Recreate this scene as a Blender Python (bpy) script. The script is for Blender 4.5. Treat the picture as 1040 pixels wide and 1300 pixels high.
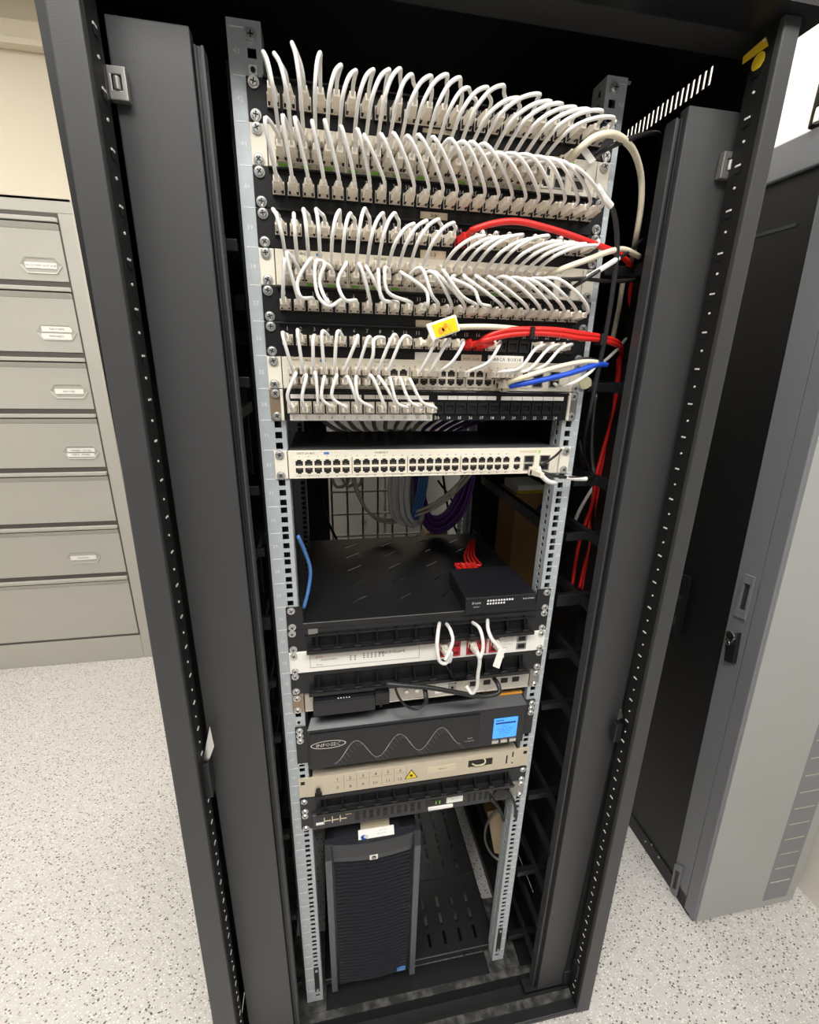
import bpy, math, random
from mathutils import Vector, Matrix
random.seed(7)
C = bpy.context.scene.collection
for o in list(bpy.data.objects): bpy.data.objects.remove(o)
# ------------------------------------------------------------------ units: millimetres, x right, y into the rack, z up (0 = top rack unit); floor at ZF
ZF = -1912.0
S = 0.001
CAM = Vector((-164.575, -688.692, -314.026)); ROT = (1.246, -0.023, -0.182); FPX = 567.93
RM = Matrix.Rotation(ROT[2], 3, 'Z') @ Matrix.Rotation(ROT[1], 3, 'Y') @ Matrix.Rotation(ROT[0], 3, 'X')
def W(p): return Vector((p[0]*S, p[1]*S, (p[2]-ZF)*S))
def at(px, py, y=None, x=None, z=None):
    """photo pixel -> point in mm on the plane y=, x= or z="""
    d = RM @ Vector(((px-520)/FPX, -(py-650)/FPX, -1.0))
    if y is not None: t = (y-CAM.y)/d.y
    elif x is not None: t = (x-CAM.x)/d.x
    else: t = (z-CAM.z)/d.z
    return CAM + d*t
# ------------------------------------------------------------------ camera
cd = bpy.data.cameras.new('camera'); cam = bpy.data.objects.new('camera', cd); C.objects.link(cam)
cd.sensor_fit = 'HORIZONTAL'; cd.sensor_width = 36.0; cd.lens = FPX/1040*36.0; cd.clip_start = 0.02; cd.clip_end = 50
cam.matrix_world = Matrix.Translation(W(CAM)) @ RM.to_4x4()
bpy.context.scene.camera = cam
# ------------------------------------------------------------------ world, lights, exposure
w = bpy.data.worlds.new('world'); bpy.context.scene.world = w; w.use_nodes = True
w.node_tree.nodes['Background'].inputs[0].default_value = (1.0, 0.99, 0.97, 1)
w.node_tree.nodes['Background'].inputs[1].default_value = 0.2
def area(name, loc, sx, sy, power, rot=(0, 0, 0), col=(1, 0.985, 0.96)):
    l = bpy.data.lights.new(name, 'AREA'); l.shape = 'RECTANGLE'; l.size = sx; l.size_y = sy; l.energy = power; l.color = col
    o = bpy.data.objects.new(name, l); C.objects.link(o); o.location = W(loc); o.rotation_euler = rot
    return o
LAMPS = [(-350, -1150, 32), (-1500, 350, 12), (-1500, -1500, 14), (900, -1500, 22), (-2300, 1300, 4), (250, 1600, 22), (1000, 350, 4)]  # last one is added, unseen, to brighten the right wall and closed rack
CEIL_Z = 1180
for lx, ly, p in LAMPS: area('ceiling_lamp', (lx, ly, CEIL_Z-40), 1.2, 0.6, p)
vs = bpy.context.scene.view_settings
vs.view_transform = 'Standard'; vs.look = 'None'; vs.gamma = 1; vs.use_curve_mapping = False
vs.exposure = 0.0
# ------------------------------------------------------------------ materials
def lin(c):
    if isinstance(c, str): c = tuple(int(c[i:i+2], 16)/255 for i in (0, 2, 4))
    return tuple((v/12.92 if v <= 0.04045 else ((v+0.055)/1.055)**2.4) for v in c)
MATS = {}
def mat(name, col, rough=0.5, metal=0.0, var=0.0, scale=60, emit=0.0, bump=0.0, bscale=600, spec=0.5):
    if name in MATS: return MATS[name]
    m = bpy.data.materials.new(name); m.use_nodes = True; nt = m.node_tree; b = nt.nodes['Principled BSDF']
    c = lin(col); b.inputs['Base Color'].default_value = (*c, 1); b.inputs['Roughness'].default_value = rough
    b.inputs['Metallic'].default_value = metal; b.inputs['Specular IOR Level'].default_value = spec
    if var > 0 or bump > 0:
        tc = nt.nodes.new('ShaderNodeTexCoord')
    if var > 0:
        n = nt.nodes.new('ShaderNodeTexNoise'); n.inputs['Scale'].default_value = scale; n.inputs['Detail'].default_value = 4
        nt.links.new(tc.outputs['Object'], n.inputs['Vector'])
        r = nt.nodes.new('ShaderNodeMixRGB'); r.inputs[1].default_value = (*[v*(1-var) for v in c], 1); r.inputs[2].default_value = (*[min(1, v*(1+var)) for v in c], 1)
        nt.links.new(n.outputs['Fac'], r.inputs[0]); nt.links.new(r.outputs[0], b.inputs['Base Color'])
    if bump > 0:
        n2 = nt.nodes.new('ShaderNodeTexNoise'); n2.inputs['Scale'].default_value = bscale
        nt.links.new(tc.outputs['Object'], n2.inputs['Vector'])
        bp = nt.nodes.new('ShaderNodeBump'); bp.inputs['Strength'].default_value = bump; bp.inputs['Distance'].default_value = 0.001
        nt.links.new(n2.outputs['Fac'], bp.inputs['Height']); nt.links.new(bp.outputs[0], b.inputs['Normal'])
    if emit > 0:
        b.inputs['Emission Color'].default_value = (*c, 1); b.inputs['Emission Strength'].default_value = emit
    MATS[name] = m; return m
M_BLK = mat('black_powder_coat', '19191b', 0.42, 0, 0.08, 40, bump=0.15)
M_PANEL = mat('black_panel_face', '131315', 0.45, 0, 0.05, 40, spec=0.35)
M_FRAME = mat('graphite_powder_coat', '3c3c3d', 0.46, 0, 0.06, 25, bump=0.15)
M_DARK = mat('black_inner_steel', '101011', 0.5, 0, 0.1, 30)
M_VOID = mat('unlit_black_plastic', '0a0a0a', 0.6)
M_GLOSS = mat('glossy_black_plastic', '0e0e0f', 0.18)
M_ZINC = mat('zinc_plated_steel', 'b9c0c3', 0.45, 0.3, 0.10, 90, bump=0.1)
M_STEEL = mat('bright_steel', 'd8d8d6', 0.22, 1.0)
M_SCREW = mat('screw_steel', 'dcdcda', 0.28, 0.85)
M_DULL = mat('dull_steel', '9a9894', 0.4, 0.8, 0.1, 80)
M_CORD = mat('white_cord_jacket', 'e9e7e3', 0.42)
M_CREAM = mat('cream_cord_jacket', 'e9dfc6', 0.42)
M_PLUG = mat('beige_plug_plastic', 'e8e0d2', 0.35)
M_BOOT = mat('pale_boot', 'e6ddce', 0.4)
M_RED = mat('red_cord_jacket', 'd8241f', 0.4)
M_BLUE = mat('blue_cord_jacket', '1f4fc8', 0.4)
M_DBLUE = mat('dark_blue_cord_jacket', '23368c', 0.4)
M_LBLUE = mat('light_blue_cord_jacket', '4f80bd', 0.4)
M_PURP = mat('purple_cord_jacket', '74479a', 0.4)
M_BCORD = mat('black_cord_jacket', '232324', 0.36)
M_IVORY = mat('ivory_switch_paint', 'e6dfcf', 0.4, 0, 0.03, 30)
M_WHITE = mat('white_front_paint', 'efece4', 0.38)
M_BEIGE = mat('beige_nickel_front', 'cdc1ab', 0.36, 0.25, 0.04, 30)
M_BROWN = mat('bronze_ear', '9c8872', 0.4, 0.5)
M_LABEL = mat('paper_label', 'f2efe8', 0.6)
M_TAN = mat('tan_paper_label', 'd8c9ae', 0.6)
M_INK = mat('black_ink', '1a1a1a', 0.6)
M_WINK = mat('white_ink', 'e8e8e6', 0.6)
M_RINK = mat('red_ink', 'c8281e', 0.6)
M_GREEN = mat('green_port_marker', '8ed24a', 0.5)
M_YEL = mat('yellow_sticker', 'e2c02c', 0.5)
M_YELB = mat('bright_yellow_sticker', 'f2d21a', 0.4)
M_ORANGE = mat('orange_edge', 'e59a2c', 0.5)
M_CARTON = mat('brown_carton', '9a7448', 0.8, 0, 0.1, 20)
M_REDP = mat('red_port', 'b8202a', 0.35)
M_UPS = mat('ups_charcoal', '1b1b1f', 0.36, 0, 0.05, 40)
M_SRV = mat('server_charcoal', '2a2b30', 0.34, 0, 0.05, 40)
M_SRVG = mat('server_grey_rail', '50535a', 0.34)
M_LCD = mat('lcd_backlight', '3f8fe8', 0.3, emit=0.9)
M_LCDI = mat('lcd_ink', '123a78', 0.5)
M_SILV = mat('silver_trim', 'd6d2cc', 0.25, 0.9)
M_FILE = mat('grey_beige_file_paint', 'b9b6ae', 0.42, 0, 0.02, 4)
M_FILES = mat('grey_beige_shadow_gap', '55534e', 0.6)
M_NGREY = mat('neighbour_grey_paint', '7d7e82', 0.42, 0, 0.03, 10)
M_NLIGHT = mat('neighbour_light_door', 'a3a4a2', 0.34, 0, 0.03, 6)
M_REAR = mat('rear_pale_panel', 'bab8b2', 0.5)
M_PADDLE = mat('pale_wood_block', 'c9b493', 0.7, 0, 0.1, 20)
M_TAPE = mat('khaki_tape', 'c9c4a0', 0.6)
M_HOLE = mat('hole_rim_glint', 'e2e2e0', 0.35)  # glint of the steel hole rims put into a pale matte colour
M_LENS = mat('lamp_diffuser', 'fffdf6', 0.5, emit=6.0)
def floor_mat():
    m = bpy.data.materials.new('speckled_vinyl'); m.use_nodes = True; nt = m.node_tree; b = nt.nodes['Principled BSDF']
    tc = nt.nodes.new('ShaderNodeTexCoord')
    base = lin('c9c5c1')
    n = nt.nodes.new('ShaderNodeTexNoise'); n.inputs['Scale'].default_value = 55; n.inputs['Detail'].default_value = 3
    nt.links.new(tc.outputs['Object'], n.inputs['Vector'])
    mx = nt.nodes.new('ShaderNodeMixRGB'); mx.inputs[1].default_value = (*[v*0.88 for v in base], 1); mx.inputs[2].default_value = (*[min(1, v*1.1) for v in base], 1)
    nt.links.new(n.outputs['Fac'], mx.inputs[0]); last = mx.outputs[0]
    for sc, thr, pick, col in ((98, 0.30, 0.62, '6f6964'), (130, 0.28, 0.5, 'a39d97'), (150, 0.32, 0.5, 'e9e6e2'), (84, 0.22, 0.74, '3c3734')):
        mp = nt.nodes.new('ShaderNodeMapping'); mp.inputs['Location'].default_value = (sc*0.37, sc*0.11, 0); mp.inputs['Scale'].default_value = (1, 1.35, 1)
        mp.inputs['Rotation'].default_value = (0, 0, sc)
        nt.links.new(tc.outputs['Object'], mp.inputs['Vector'])
        v = nt.nodes.new('ShaderNodeTexVoronoi'); v.inputs['Scale'].default_value = sc; nt.links.new(mp.outputs[0], v.inputs['Vector'])
        lt = nt.nodes.new('ShaderNodeMath'); lt.operation = 'LESS_THAN'; lt.inputs[1].default_value = thr; nt.links.new(v.outputs['Distance'], lt.inputs[0])
        sp = nt.nodes.new('ShaderNodeSeparateColor'); nt.links.new(v.outputs['Color'], sp.inputs[0])
        gt = nt.nodes.new('ShaderNodeMath'); gt.operation = 'GREATER_THAN'; gt.inputs[1].default_value = pick; nt.links.new(sp.outputs[0], gt.inputs[0])
        mu = nt.nodes.new('ShaderNodeMath'); mu.operation = 'MULTIPLY'; nt.links.new(lt.outputs[0], mu.inputs[0]); nt.links.new(gt.outputs[0], mu.inputs[1])
        k = nt.nodes.new('ShaderNodeMixRGB'); k.inputs[2].default_value = (*lin(col), 1)
        nt.links.new(mu.outputs[0], k.inputs[0]); nt.links.new(last, k.inputs[1]); last = k.outputs[0]
    nt.links.new(last, b.inputs['Base Color']); b.inputs['Roughness'].default_value = 0.38
    return m
M_FLOOR = floor_mat()
M_WALL = mat('cream_wall_paint', 'd5ccba', 0.8, 0, 0.02, 3)
M_WALLR = mat('white_wall_paint', 'e6e0d6', 0.8, 0, 0.02, 3)
M_CEIL = mat('ceiling_paint', 'efece6', 0.9)
# dusty worn steel for the sill
def dusty():
    m = mat('dusty_black_steel', '3a3a39', 0.5); nt = m.node_tree; b = nt.nodes['Principled BSDF']
    tc = nt.nodes.new('ShaderNodeTexCoord'); n = nt.nodes.new('ShaderNodeTexNoise'); n.inputs['Scale'].default_value = 45; n.inputs['Detail'].default_value = 8
    nt.links.new(tc.outputs['Object'], n.inputs['Vector'])
    r = nt.nodes.new('ShaderNodeValToRGB'); r.color_ramp.elements[0].position = 0.42; r.color_ramp.elements[0].color = (*lin('2a2a2a'), 1)
    r.color_ramp.elements[1].position = 0.72; r.color_ramp.elements[1].color = (*lin('66645f'), 1)
    nt.links.new(n.outputs['Fac'], r.inputs[0]); nt.links.new(r.outputs[0], b.inputs['Base Color']); return m
M_DUST = dusty()
# ------------------------------------------------------------------ mesh building
class MB:
    def __init__(s): s.v = []; s.f = []; s.m = []; s.mats = []
    def mi(s, m):
        if m not in s.mats: s.mats.append(m)
        return s.mats.index(m)
    def add(s, vs, fs, m):
        b = len(s.v); s.v += [tuple(p) for p in vs]; k = s.mi(m)
        for f in fs: s.f.append(tuple(b+i for i in f)); s.m.append(k)
        return s
    def box(s, x0, x1, y0, y1, z0, z1, m):
        if x0 > x1: x0, x1 = x1, x0
        if y0 > y1: y0, y1 = y1, y0
        if z0 > z1: z0, z1 = z1, z0
        return s.hexa([(x0, y0, z0), (x1, y0, z0), (x1, y1, z0), (x0, y1, z0)], [(x0, y0, z1), (x1, y0, z1), (x1, y1, z1), (x0, y1, z1)], m)
    def hexa(s, lo, hi, m):
        return s.add(list(lo)+list(hi), [(3, 2, 1, 0), (4, 5, 6, 7), (0, 1, 5, 4), (1, 2, 6, 5), (2, 3, 7, 6), (3, 0, 4, 7)], m)
    def prism(s, poly, d, m):
        """poly: planar list of points; d: extrusion vector"""
        n = len(poly); a = [Vector(p) for p in poly]; b = [p+Vector(d) for p in a]
        return s.add(a+b, [tuple(range(n))[::-1], tuple(range(n, 2*n))]+[(i, (i+1) % n, n+(i+1) % n, n+i) for i in range(n)], m)
    def tube(s, pts, r, m, n=8, cap=True):
        pts = [Vector(p) for p in pts]; rings = []; prev = None
        for i, p in enumerate(pts):
            t = (pts[min(i+1, len(pts)-1)]-pts[max(i-1, 0)])
            if t.length < 1e-6: t = Vector((0, 0, 1))
            t.normalize()
            if prev is None:
                a = Vector((0, 0, 1)) if abs(t.z) < 0.9 else Vector((1, 0, 0)); u = t.cross(a).normalized()
            else:
                u = (prev - t*prev.dot(t)); u = u.normalized() if u.length > 1e-6 else t.orthogonal().normalized()
            prev = u; v = t.cross(u)
            rr = r[i] if isinstance(r, (list, tuple)) else r
            rings.append([p+u*(rr*math.cos(2*math.pi*k/n))+v*(rr*math.sin(2*math.pi*k/n)) for k in range(n)])
        vs = [q for R in rings for q in R]; fs = []
        for i in range(len(rings)-1):
            for k in range(n):
                a = i*n+k; b = i*n+(k+1) % n; fs.append((a, b, b+n, a+n))
        if cap: fs.append(tuple(range(n))[::-1]); fs.append(tuple(range(len(vs)-n, len(vs))))
        return s.add(vs, fs, m)
    def cyl(s, p0, p1, r, m, n=12, r1=None): return s.tube([p0, p1], [r, r if r1 is None else r1], m, n)
    def plate(s, us, vs, holes, t, m, axis='y', c=0.0):
        """plate of cells us x vs with square holes; axis y: (x,z) plane at y=c..c+t ; axis x: (y,z) plane at x=c..c+t ; axis z: (x,y)"""
        def P(u, v, d):
            return (u, c+d, v) if axis == 'y' else ((c+d, u, v) if axis == 'x' else (u, v, c+d))
        nu, nv = len(us), len(vs); vv = []; ff = []
        for d in (0, t):
            for v in vs:
                for u in us: vv.append(P(u, v, d))
        I = lambda a, b, d: d*nu*nv+b*nu+a
        solid = lambda a, b: 0 <= a < nu-1 and 0 <= b < nv-1 and (a, b) not in holes
        for a in range(nu-1):
            for b in range(nv-1):
                if not solid(a, b): continue
                ff.append((I(a, b, 0), I(a+1, b, 0), I(a+1, b+1, 0), I(a, b+1, 0)))
                ff.append((I(a, b+1, 1), I(a+1, b+1, 1), I(a+1, b, 1), I(a, b, 1)))
                if not solid(a-1, b): ff.append((I(a, b, 0), I(a, b+1, 0), I(a, b+1, 1), I(a, b, 1)))
                if not solid(a+1, b): ff.append((I(a+1, b, 0), I(a+1, b, 1), I(a+1, b+1, 1), I(a+1, b+1, 0)))
                if not solid(a, b-1): ff.append((I(a, b, 0), I(a, b, 1), I(a+1, b, 1), I(a+1, b, 0)))
                if not solid(a, b+1): ff.append((I(a, b+1, 0), I(a+1, b+1, 0), I(a+1, b+1, 1), I(a, b+1, 1)))
        return s.add(vv, ff, m)
    def text(s, txt, size, org, m, ux=(1, 0, 0), uz=(0, 0, 1), center=True):
        vs, fs = glyphs(txt)
        if not vs: return s
        k = size; ux = Vector(ux); uz = Vector(uz); o = Vector(org)
        x0 = min(v[0] for v in vs); x1 = max(v[0] for v in vs); off = (x0+x1)/2 if center else x0
        return s.add([o+ux*((v[0]-off)*k)+uz*((v[1]-0.35)*k) for v in vs], fs, m)
    def mesh(s, name, org=(0, 0, 0), smooth=False):
        me = bpy.data.meshes.new(name); o = Vector(org)
        me.from_pydata([((v[0]-o[0])*S, (v[1]-o[1])*S, (v[2]-o[2])*S) for v in s.v], [], s.f)
        for m in s.mats: me.materials.append(m)
        me.polygons.foreach_set('material_index', s.m)
        if smooth: me.polygons.foreach_set('use_smooth', [True]*len(s.f))
        me.update(); return me
    def build(s, name, parent=None, org=None, smooth=False, bevel=0, local=None):
        """org: world mm of the object's origin (default its parent's origin)"""
        if org is None: org = parent['_o'] if parent else (0, 0, ZF)
        me = s.mesh(name, org, smooth)
        ob = bpy.data.objects.new(name, me); C.objects.link(ob)
        place(ob, org, parent)
        if bevel:
            b = ob.modifiers.new('bevel', 'BEVEL'); b.width = bevel*S; b.segments = 2; b.limit_method = 'ANGLE'; b.angle_limit = math.radians(40)
        return ob
_G = {}
def glyphs(t):
    if t in _G: return _G[t]
    cu = bpy.data.curves.new('t', 'FONT'); cu.body = t; cu.size = 1; cu.resolution_u = 1
    ob = bpy.data.objects.new('t', cu); C.objects.link(ob)
    me = bpy.data.meshes.new_from_object(ob)
    r = ([tuple(v.co) for v in me.vertices], [tuple(p.vertices) for p in me.polygons])
    bpy.data.objects.remove(ob); bpy.data.meshes.remove(me); bpy.data.curves.remove(cu)
    _G[t] = r; return r
def place(ob, org, parent=None):
    ob['_o'] = list(org)
    if parent:
        ob.parent = parent; po = parent['_o']; ob.location = Vector(((org[0]-po[0])*S, (org[1]-po[1])*S, (org[2]-po[2])*S))
    else: ob.location = W(org)
    return ob
def inst(name, me, org, parent=None, rot=None):
    ob = bpy.data.objects.new(name, me); C.objects.link(ob); place(ob, org, parent)
    if rot is not None: ob.rotation_euler = rot
    return ob
def tag(o, label=None, cat=None, group=None, kind=None):
    if label: o['label'] = label
    if cat: o['category'] = cat
    if group: o['group'] = group
    if kind: o['kind'] = kind
    return o
def thing(name, label, cat, org, group=None):
    return tag(place_link(bpy.data.objects.new(name, None), org), label, cat, group)
def place_link(o, org): C.objects.link(o); o.empty_display_size = 0.05; return place(o, org)
def spline(P, n=6):
    P = [Vector(p) for p in P]
    if len(P) < 3: return P
    Q = [P[0]*2-P[1]]+P+[P[-1]*2-P[-2]]; out = []
    for i in range(1, len(Q)-2):
        p0, p1, p2, p3 = Q[i-1:i+3]
        t1 = max((p1-p0).length, 1e-3)**.5; t2 = t1+max((p2-p1).length, 1e-3)**.5; t3 = t2+max((p3-p2).length, 1e-3)**.5
        for k in range(n):
            t = t1+(t2-t1)*k/n
            A1 = p0*((t1-t)/t1)+p1*(t/t1); A2 = p1*((t2-t)/(t2-t1))+p2*((t-t1)/(t2-t1)); A3 = p2*((t3-t)/(t3-t2))+p3*((t-t2)/(t3-t2))
            B1 = A1*((t2-t)/t2)+A2*(t/t2); B2 = A2*((t3-t)/(t3-t1))+A3*((t-t1)/(t3-t1))
            out.append(B1*((t2-t)/(t2-t1))+B2*((t-t1)/(t2-t1)))
    return out+[P[-1]]
U = 44.45
# ================================================================== SETTING
def struct(name, mb, **k): return tag(mb.build(name, None, (0, 0, ZF), **k), kind='structure')
struct('floor', MB().box(-3600, 3200, -3000, 2300, ZF-40, ZF, M_FLOOR))
struct('wall_back', MB().box(-3600, 1420, 2180, 2300, ZF, CEIL_Z, M_WALL))
struct('wall_right', MB().box(1300, 1420, -500, 2180, ZF, CEIL_Z, M_WALLR))
struct('wall_left', MB().box(-3720, -3600, -3000, 2300, ZF, CEIL_Z, M_WALL))
struct('ceiling', MB().box(-3600, 1420, -3000, 2300, CEIL_Z, CEIL_Z+60, M_CEIL))
struct('baseboard_back', MB().box(-3600, -2300, 2164, 2180, ZF, ZF+80, M_WALLR))
tr = MB(); a = at(0, 35, y=2150); b = at(62, 49, y=2150)
tr.box(-3600, 1300, 2140, 2180, a.z-34, a.z+34, M_WALL); tr.box(-3600, 1300, 2125, 2180, a.z-60, a.z-34, M_WALL)
struct('trim_1', tr, bevel=4)
for i, (lx, ly, p) in enumerate(LAMPS):
    t = thing('ceiling_light', ['flat white ceiling light panel above the front of the open rack', 'flat white ceiling light panel to the left of the open rack', 'flat white ceiling light panel at the front left of the room', 'flat white ceiling light panel at the front right of the room', 'flat white ceiling light panel above the tall filing cabinet', 'flat white ceiling light panel behind the open rack', 'added flat white ceiling light panel brightening the grey closed rack and right wall'][i], 'ceiling light', (lx, ly, CEIL_Z))
    MB().box(lx-640, lx+640, ly-340, ly+340, CEIL_Z-30, CEIL_Z-0.5, M_WHITE).build('frame', t)
    MB().box(lx-600, lx+600, ly-300, ly+300, CEIL_Z-34, CEIL_Z-30, M_LENS).build('diffuser', t)

# ================================================================== THE RACK
rack = thing('server_rack', 'tall black open-fronted server rack full of network gear, centre of the photo', 'rack', (0, 400, ZF))
RP = lambda mb, n, par=None, **k: mb.build(n, par or rack, **k)
NU0, NU1 = -1, 41
def rail(side, y, front):
    """zinc mounting rail with square holes (three per unit)"""
    sg = -1 if side < 0 else 1
    zs = [52.0]; holes = []; nz = 0
    zt = 52.0
    hz = []
    for i in range(NU0, 41):
        for k in (6.35, 22.225, 38.1): hz.append(-U*i-k)
    cuts = [52.0]
    for h in hz: cuts += [h+4.9, h-4.9]
    cuts += [-1812.0]
    cuts = sorted(cuts); wo = 259 if sg < 0 else 251.5
    us = sorted([sg*wo, sg*237.6, sg*227.6, sg*221])
    hs = set((1, b) for b in range(1, len(cuts)-1, 2))
    mb = MB().plate(us, cuts, hs, 2.0, M_ZINC, 'y', y)
    # inner flange with its own row of holes, outer return flange
    cu2 = [52.0]+[c for h in hz for c in (h+4.2, h-4.2)]+[-1812.0]; cu2 = sorted(cu2)
    ys = [y+2, y+12, y+21, y+34] if front else [y-34, y-21, y-12, y]
    mb.plate(ys, cu2, hs, sg*2.0, M_ZINC, 'x', sg*221)
    mb.box(sg*(wo-2), sg*wo, y+2 if front else y-30, y+30 if front else y, -1812, 52, M_ZINC)
    r = RP(mb, 'mounting_rail')
    if front:
        n = MB()
        for i in range(NU0, 41):
            z = -U*i
            n.box(sg*240, sg*(wo-3), y-0.3, y, z-0.5, z+0.5, M_WINK)
            n.text(str(42-i), 8.0, (sg*(wo+241)/2, y-0.35, z-22), M_WINK)
        n.build('unit_numbers', r)
    return r
railL = rail(-1, 0, True); railR = rail(1, 0, True); rail(-1, 560, False); rail(1, 540, False)
# dark channel behind the hole columns
for sg in (-1, 1):
    RP(MB().box(sg*234, sg*250, 34, 58, -1800, 40, M_DARK), 'rail_backing')
# posts of the outer frame (front face, inner punched face)
def post(ot, it, ob, ib, sg):
    mb = MB(); d = 40
    T = [at(*ot, y=-100), at(*it, y=-100)]; B = [at(*ob, y=-100), at(*ib, y=-100)]
    def ext(a, b, z):
        t = (z-a.z)/(b.z-a.z); return a+(b-a)*t
    o1, o0 = ext(T[0], B[0], 80), ext(T[0], B[0], ZF+4); i1, i0 = ext(T[1], B[1], 80), ext(T[1], B[1], ZF+4)
    Y = Vector((0, d, 0))
    lo = [o0, i0, i0+Y, o0+Y]; hi = [o1, i1, i1+Y, o1+Y]
    Q = Vector((sg*6, 9, 0)); IP = [i0+Vector((0, 8, 0)), i0+Vector((0, 40, 0)), i1+Vector((0, 8, 0)), i1+Vector((0, 40, 0))]
    if sg > 0: lo = [i0, o0, o0+Y, i0+Y]; hi = [i1, o1, o1+Y, i1+Y]
    p = RP(mb.hexa(lo, hi, M_FRAME), 'front_post', bevel=2.0)
    X3 = Vector((sg*3, 0, 0)); D0 = Vector((-sg*0.8, 0, 0)); a_, b_, c_, e_ = [v+D0 for v in IP]
    MB().hexa([a_, a_+X3, b_+X3, b_] if sg > 0 else [a_+X3, a_, b_, b_+X3], [c_, c_+X3, e_+X3, e_] if sg > 0 else [c_+X3, c_, e_, e_+X3], M_VOID).build('punched_strip', p)
    h = MB(); n = 78
    for k in range(n):
        f = (k+0.5)/n; c = i1+(i0-i1)*f
        x = c.x-sg*1.0
        if k % 2 == 0:
            h.cyl((x, -76, c.z), (x-sg*1.2, -76, c.z), 1.6, M_HOLE, 8)
        else:
            h.box(x, x-sg*1.0, -78, -70, c.z-1.1, c.z+1.1, M_HOLE); h.box(x-sg*0.8, x-sg*1.3, -79, -69, c.z-9, c.z-2, M_VOID)
    tag(h.build('punched_holes', p), kind='stuff'); return p, (o1, o0, i1, i0)
pL, eL = post((55, 0), (100, 0), (270, 1300), (300, 1300), -1)
pR, eR = post((1016, 40), (988, 70), (748, 1283), (736, 1268), 1)
# roof and front beam
RP(MB().box(-432, 436, -118, 980, 130, 185, M_FRAME), 'top_cover', bevel=3)
RP(MB().box(-430, 434, -116, -62, 80, 130, M_BLK), 'front_beam')
RP(MB().box(-424, 424, -62, 7, 94, 98, M_FRAME), 'roof_strip')
RP(MB().box(-424, 424, 620, 680, 94, 130, M_DARK), 'rear_beam')
RP(MB().box(-424, 424, -62, 945, 126, 130, M_DARK), 'roof_plate')
for sg in (-1, 1): RP(MB().box(sg*430, sg*404, -54, -44, ZF+4, 80, M_DARK), 'corner_return')
# side panels with vent slots near the top
def side(sg):
    x = sg*425
    ys = [-52]; hs = set()
    for k in range(18 if sg > 0 else 1):
        a = 62+k*11.6; ys += [a, a+(6 if sg > 0 else 10)]
    ys += [960]
    zs = [ZF+30, -146, -96, 92, 116, 128]
    if sg > 0: hs = set((a, 3) for a in range(1, len(ys)-1, 2))
    else: hs = {(1, 1)}
    return RP(MB().plate(ys, zs, hs, sg*2.0, M_DARK, 'x', x), 'side_panel')
side(-1); side(1)
for sg in (-1, 1):
    RP(MB().box(sg*424, sg*395, 930, 975, ZF+30, 126, M_DARK), 'rear_post')
    RP(MB().box(sg*422, sg*268, 588, 606, ZF+40, 94, M_DARK), 'rear_baffle')
# base: side runners, front lip, sill
base = MB()
base.box(-440, 440, -98, -70, ZF+2, -1893, M_BLK)
RP(base, 'base_plinth', bevel=2)
RP(MB().box(-430, 436, -76, -58, -1893, -1889, M_DUST), 'sill_ledge')
RP(MB().box(-400, 420, -58, -52, ZF+2, -1886, M_DARK).box(-400, 420, -52, -20, ZF+2, -1900, M_DARK), 'sill_step')
RP(MB().box(-330, 330, -24, -10, ZF+2, -1858, M_BLK).box(-330, 330, -24, -8, -1858, -1855, M_DUST), 'inner_lip')
RP(MB().box(-300, 10, -10, 90, -1868, -1862, M_DARK), 'front_floor_strip')
RP(MB().box(10, 300, -10, 42, -1868, -1862, M_BLK), 'front_floor_strip')
for sg in (-1, 1): RP(MB().box(sg*214, sg*300, -8, 160, -1862, -1852, M_DUST), 'foot_plate')
RP(MB().box(-424, -300, -50, 960, ZF+2, ZF+30, M_DARK).box(300, 424, -50, 960, ZF+2, ZF+30, M_DARK).box(-300, 300, 900, 960, ZF+2, ZF+30, M_DARK), 'base_runner')
# folded side flaps with hinges and sealing lip
def flap(corn, sg):
    (tl, tr_, br, bl) = [at(*c, y=-50) for c in corn]
    def ext(a, b, z): return a+(b-a)*((z-a.z)/(b.z-a.z))
    zt = (tl.z+tr_.z)/2; zb = -1884
    l1, l0, r1, r0 = ext(tl, bl, zt), ext(tl, bl, zb), ext(tr_, br, zt), ext(tr_, br, zb)
    D = Vector((0, 16, 0))
    f = RP(MB().hexa([l0, r0, r0+D, l0+D], [l1, r1, r1+D, l1+D], M_FRAME), 'side_flap', bevel=1.5)
    # sealing channel along the inner edge
    i1, i0 = (r1, r0) if sg < 0 else (l1, l0); g = MB(); k = -sg
    for (a, b2, ya, yb, m) in ((1.5, 4, -44, -30, M_DARK), (4, 9, -42, -34, M_BLK), (9, 11.5, -44, -24, M_FRAME)):
        A0 = Vector((i0.x+k*a, ya, i0.z)); B0 = Vector((i0.x+k*b2, ya, i0.z)); A1 = Vector((i1.x+k*a, ya, i1.z-12)); B1 = Vector((i1.x+k*b2, ya, i1.z-12))
        Y = Vector((0, yb-ya, 0))
        g.hexa([A0, B0, B0+Y, A0+Y] if k > 0 else [B0, A0, A0+Y, B0+Y], [A1, B1, B1+Y, A1+Y] if k > 0 else [B1, A1, A1+Y, B1+Y], m)
    g.build('sealing_channel', f)
    return f, (l1, l0, r1, r0)
fL, cL = flap(((130, 10), (240, 38), (373, 1300), (316, 1300)), -1)
fR, cR = flap(((876, 133), (945, 143), (720, 1250), (682, 1257)), 1)
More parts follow.
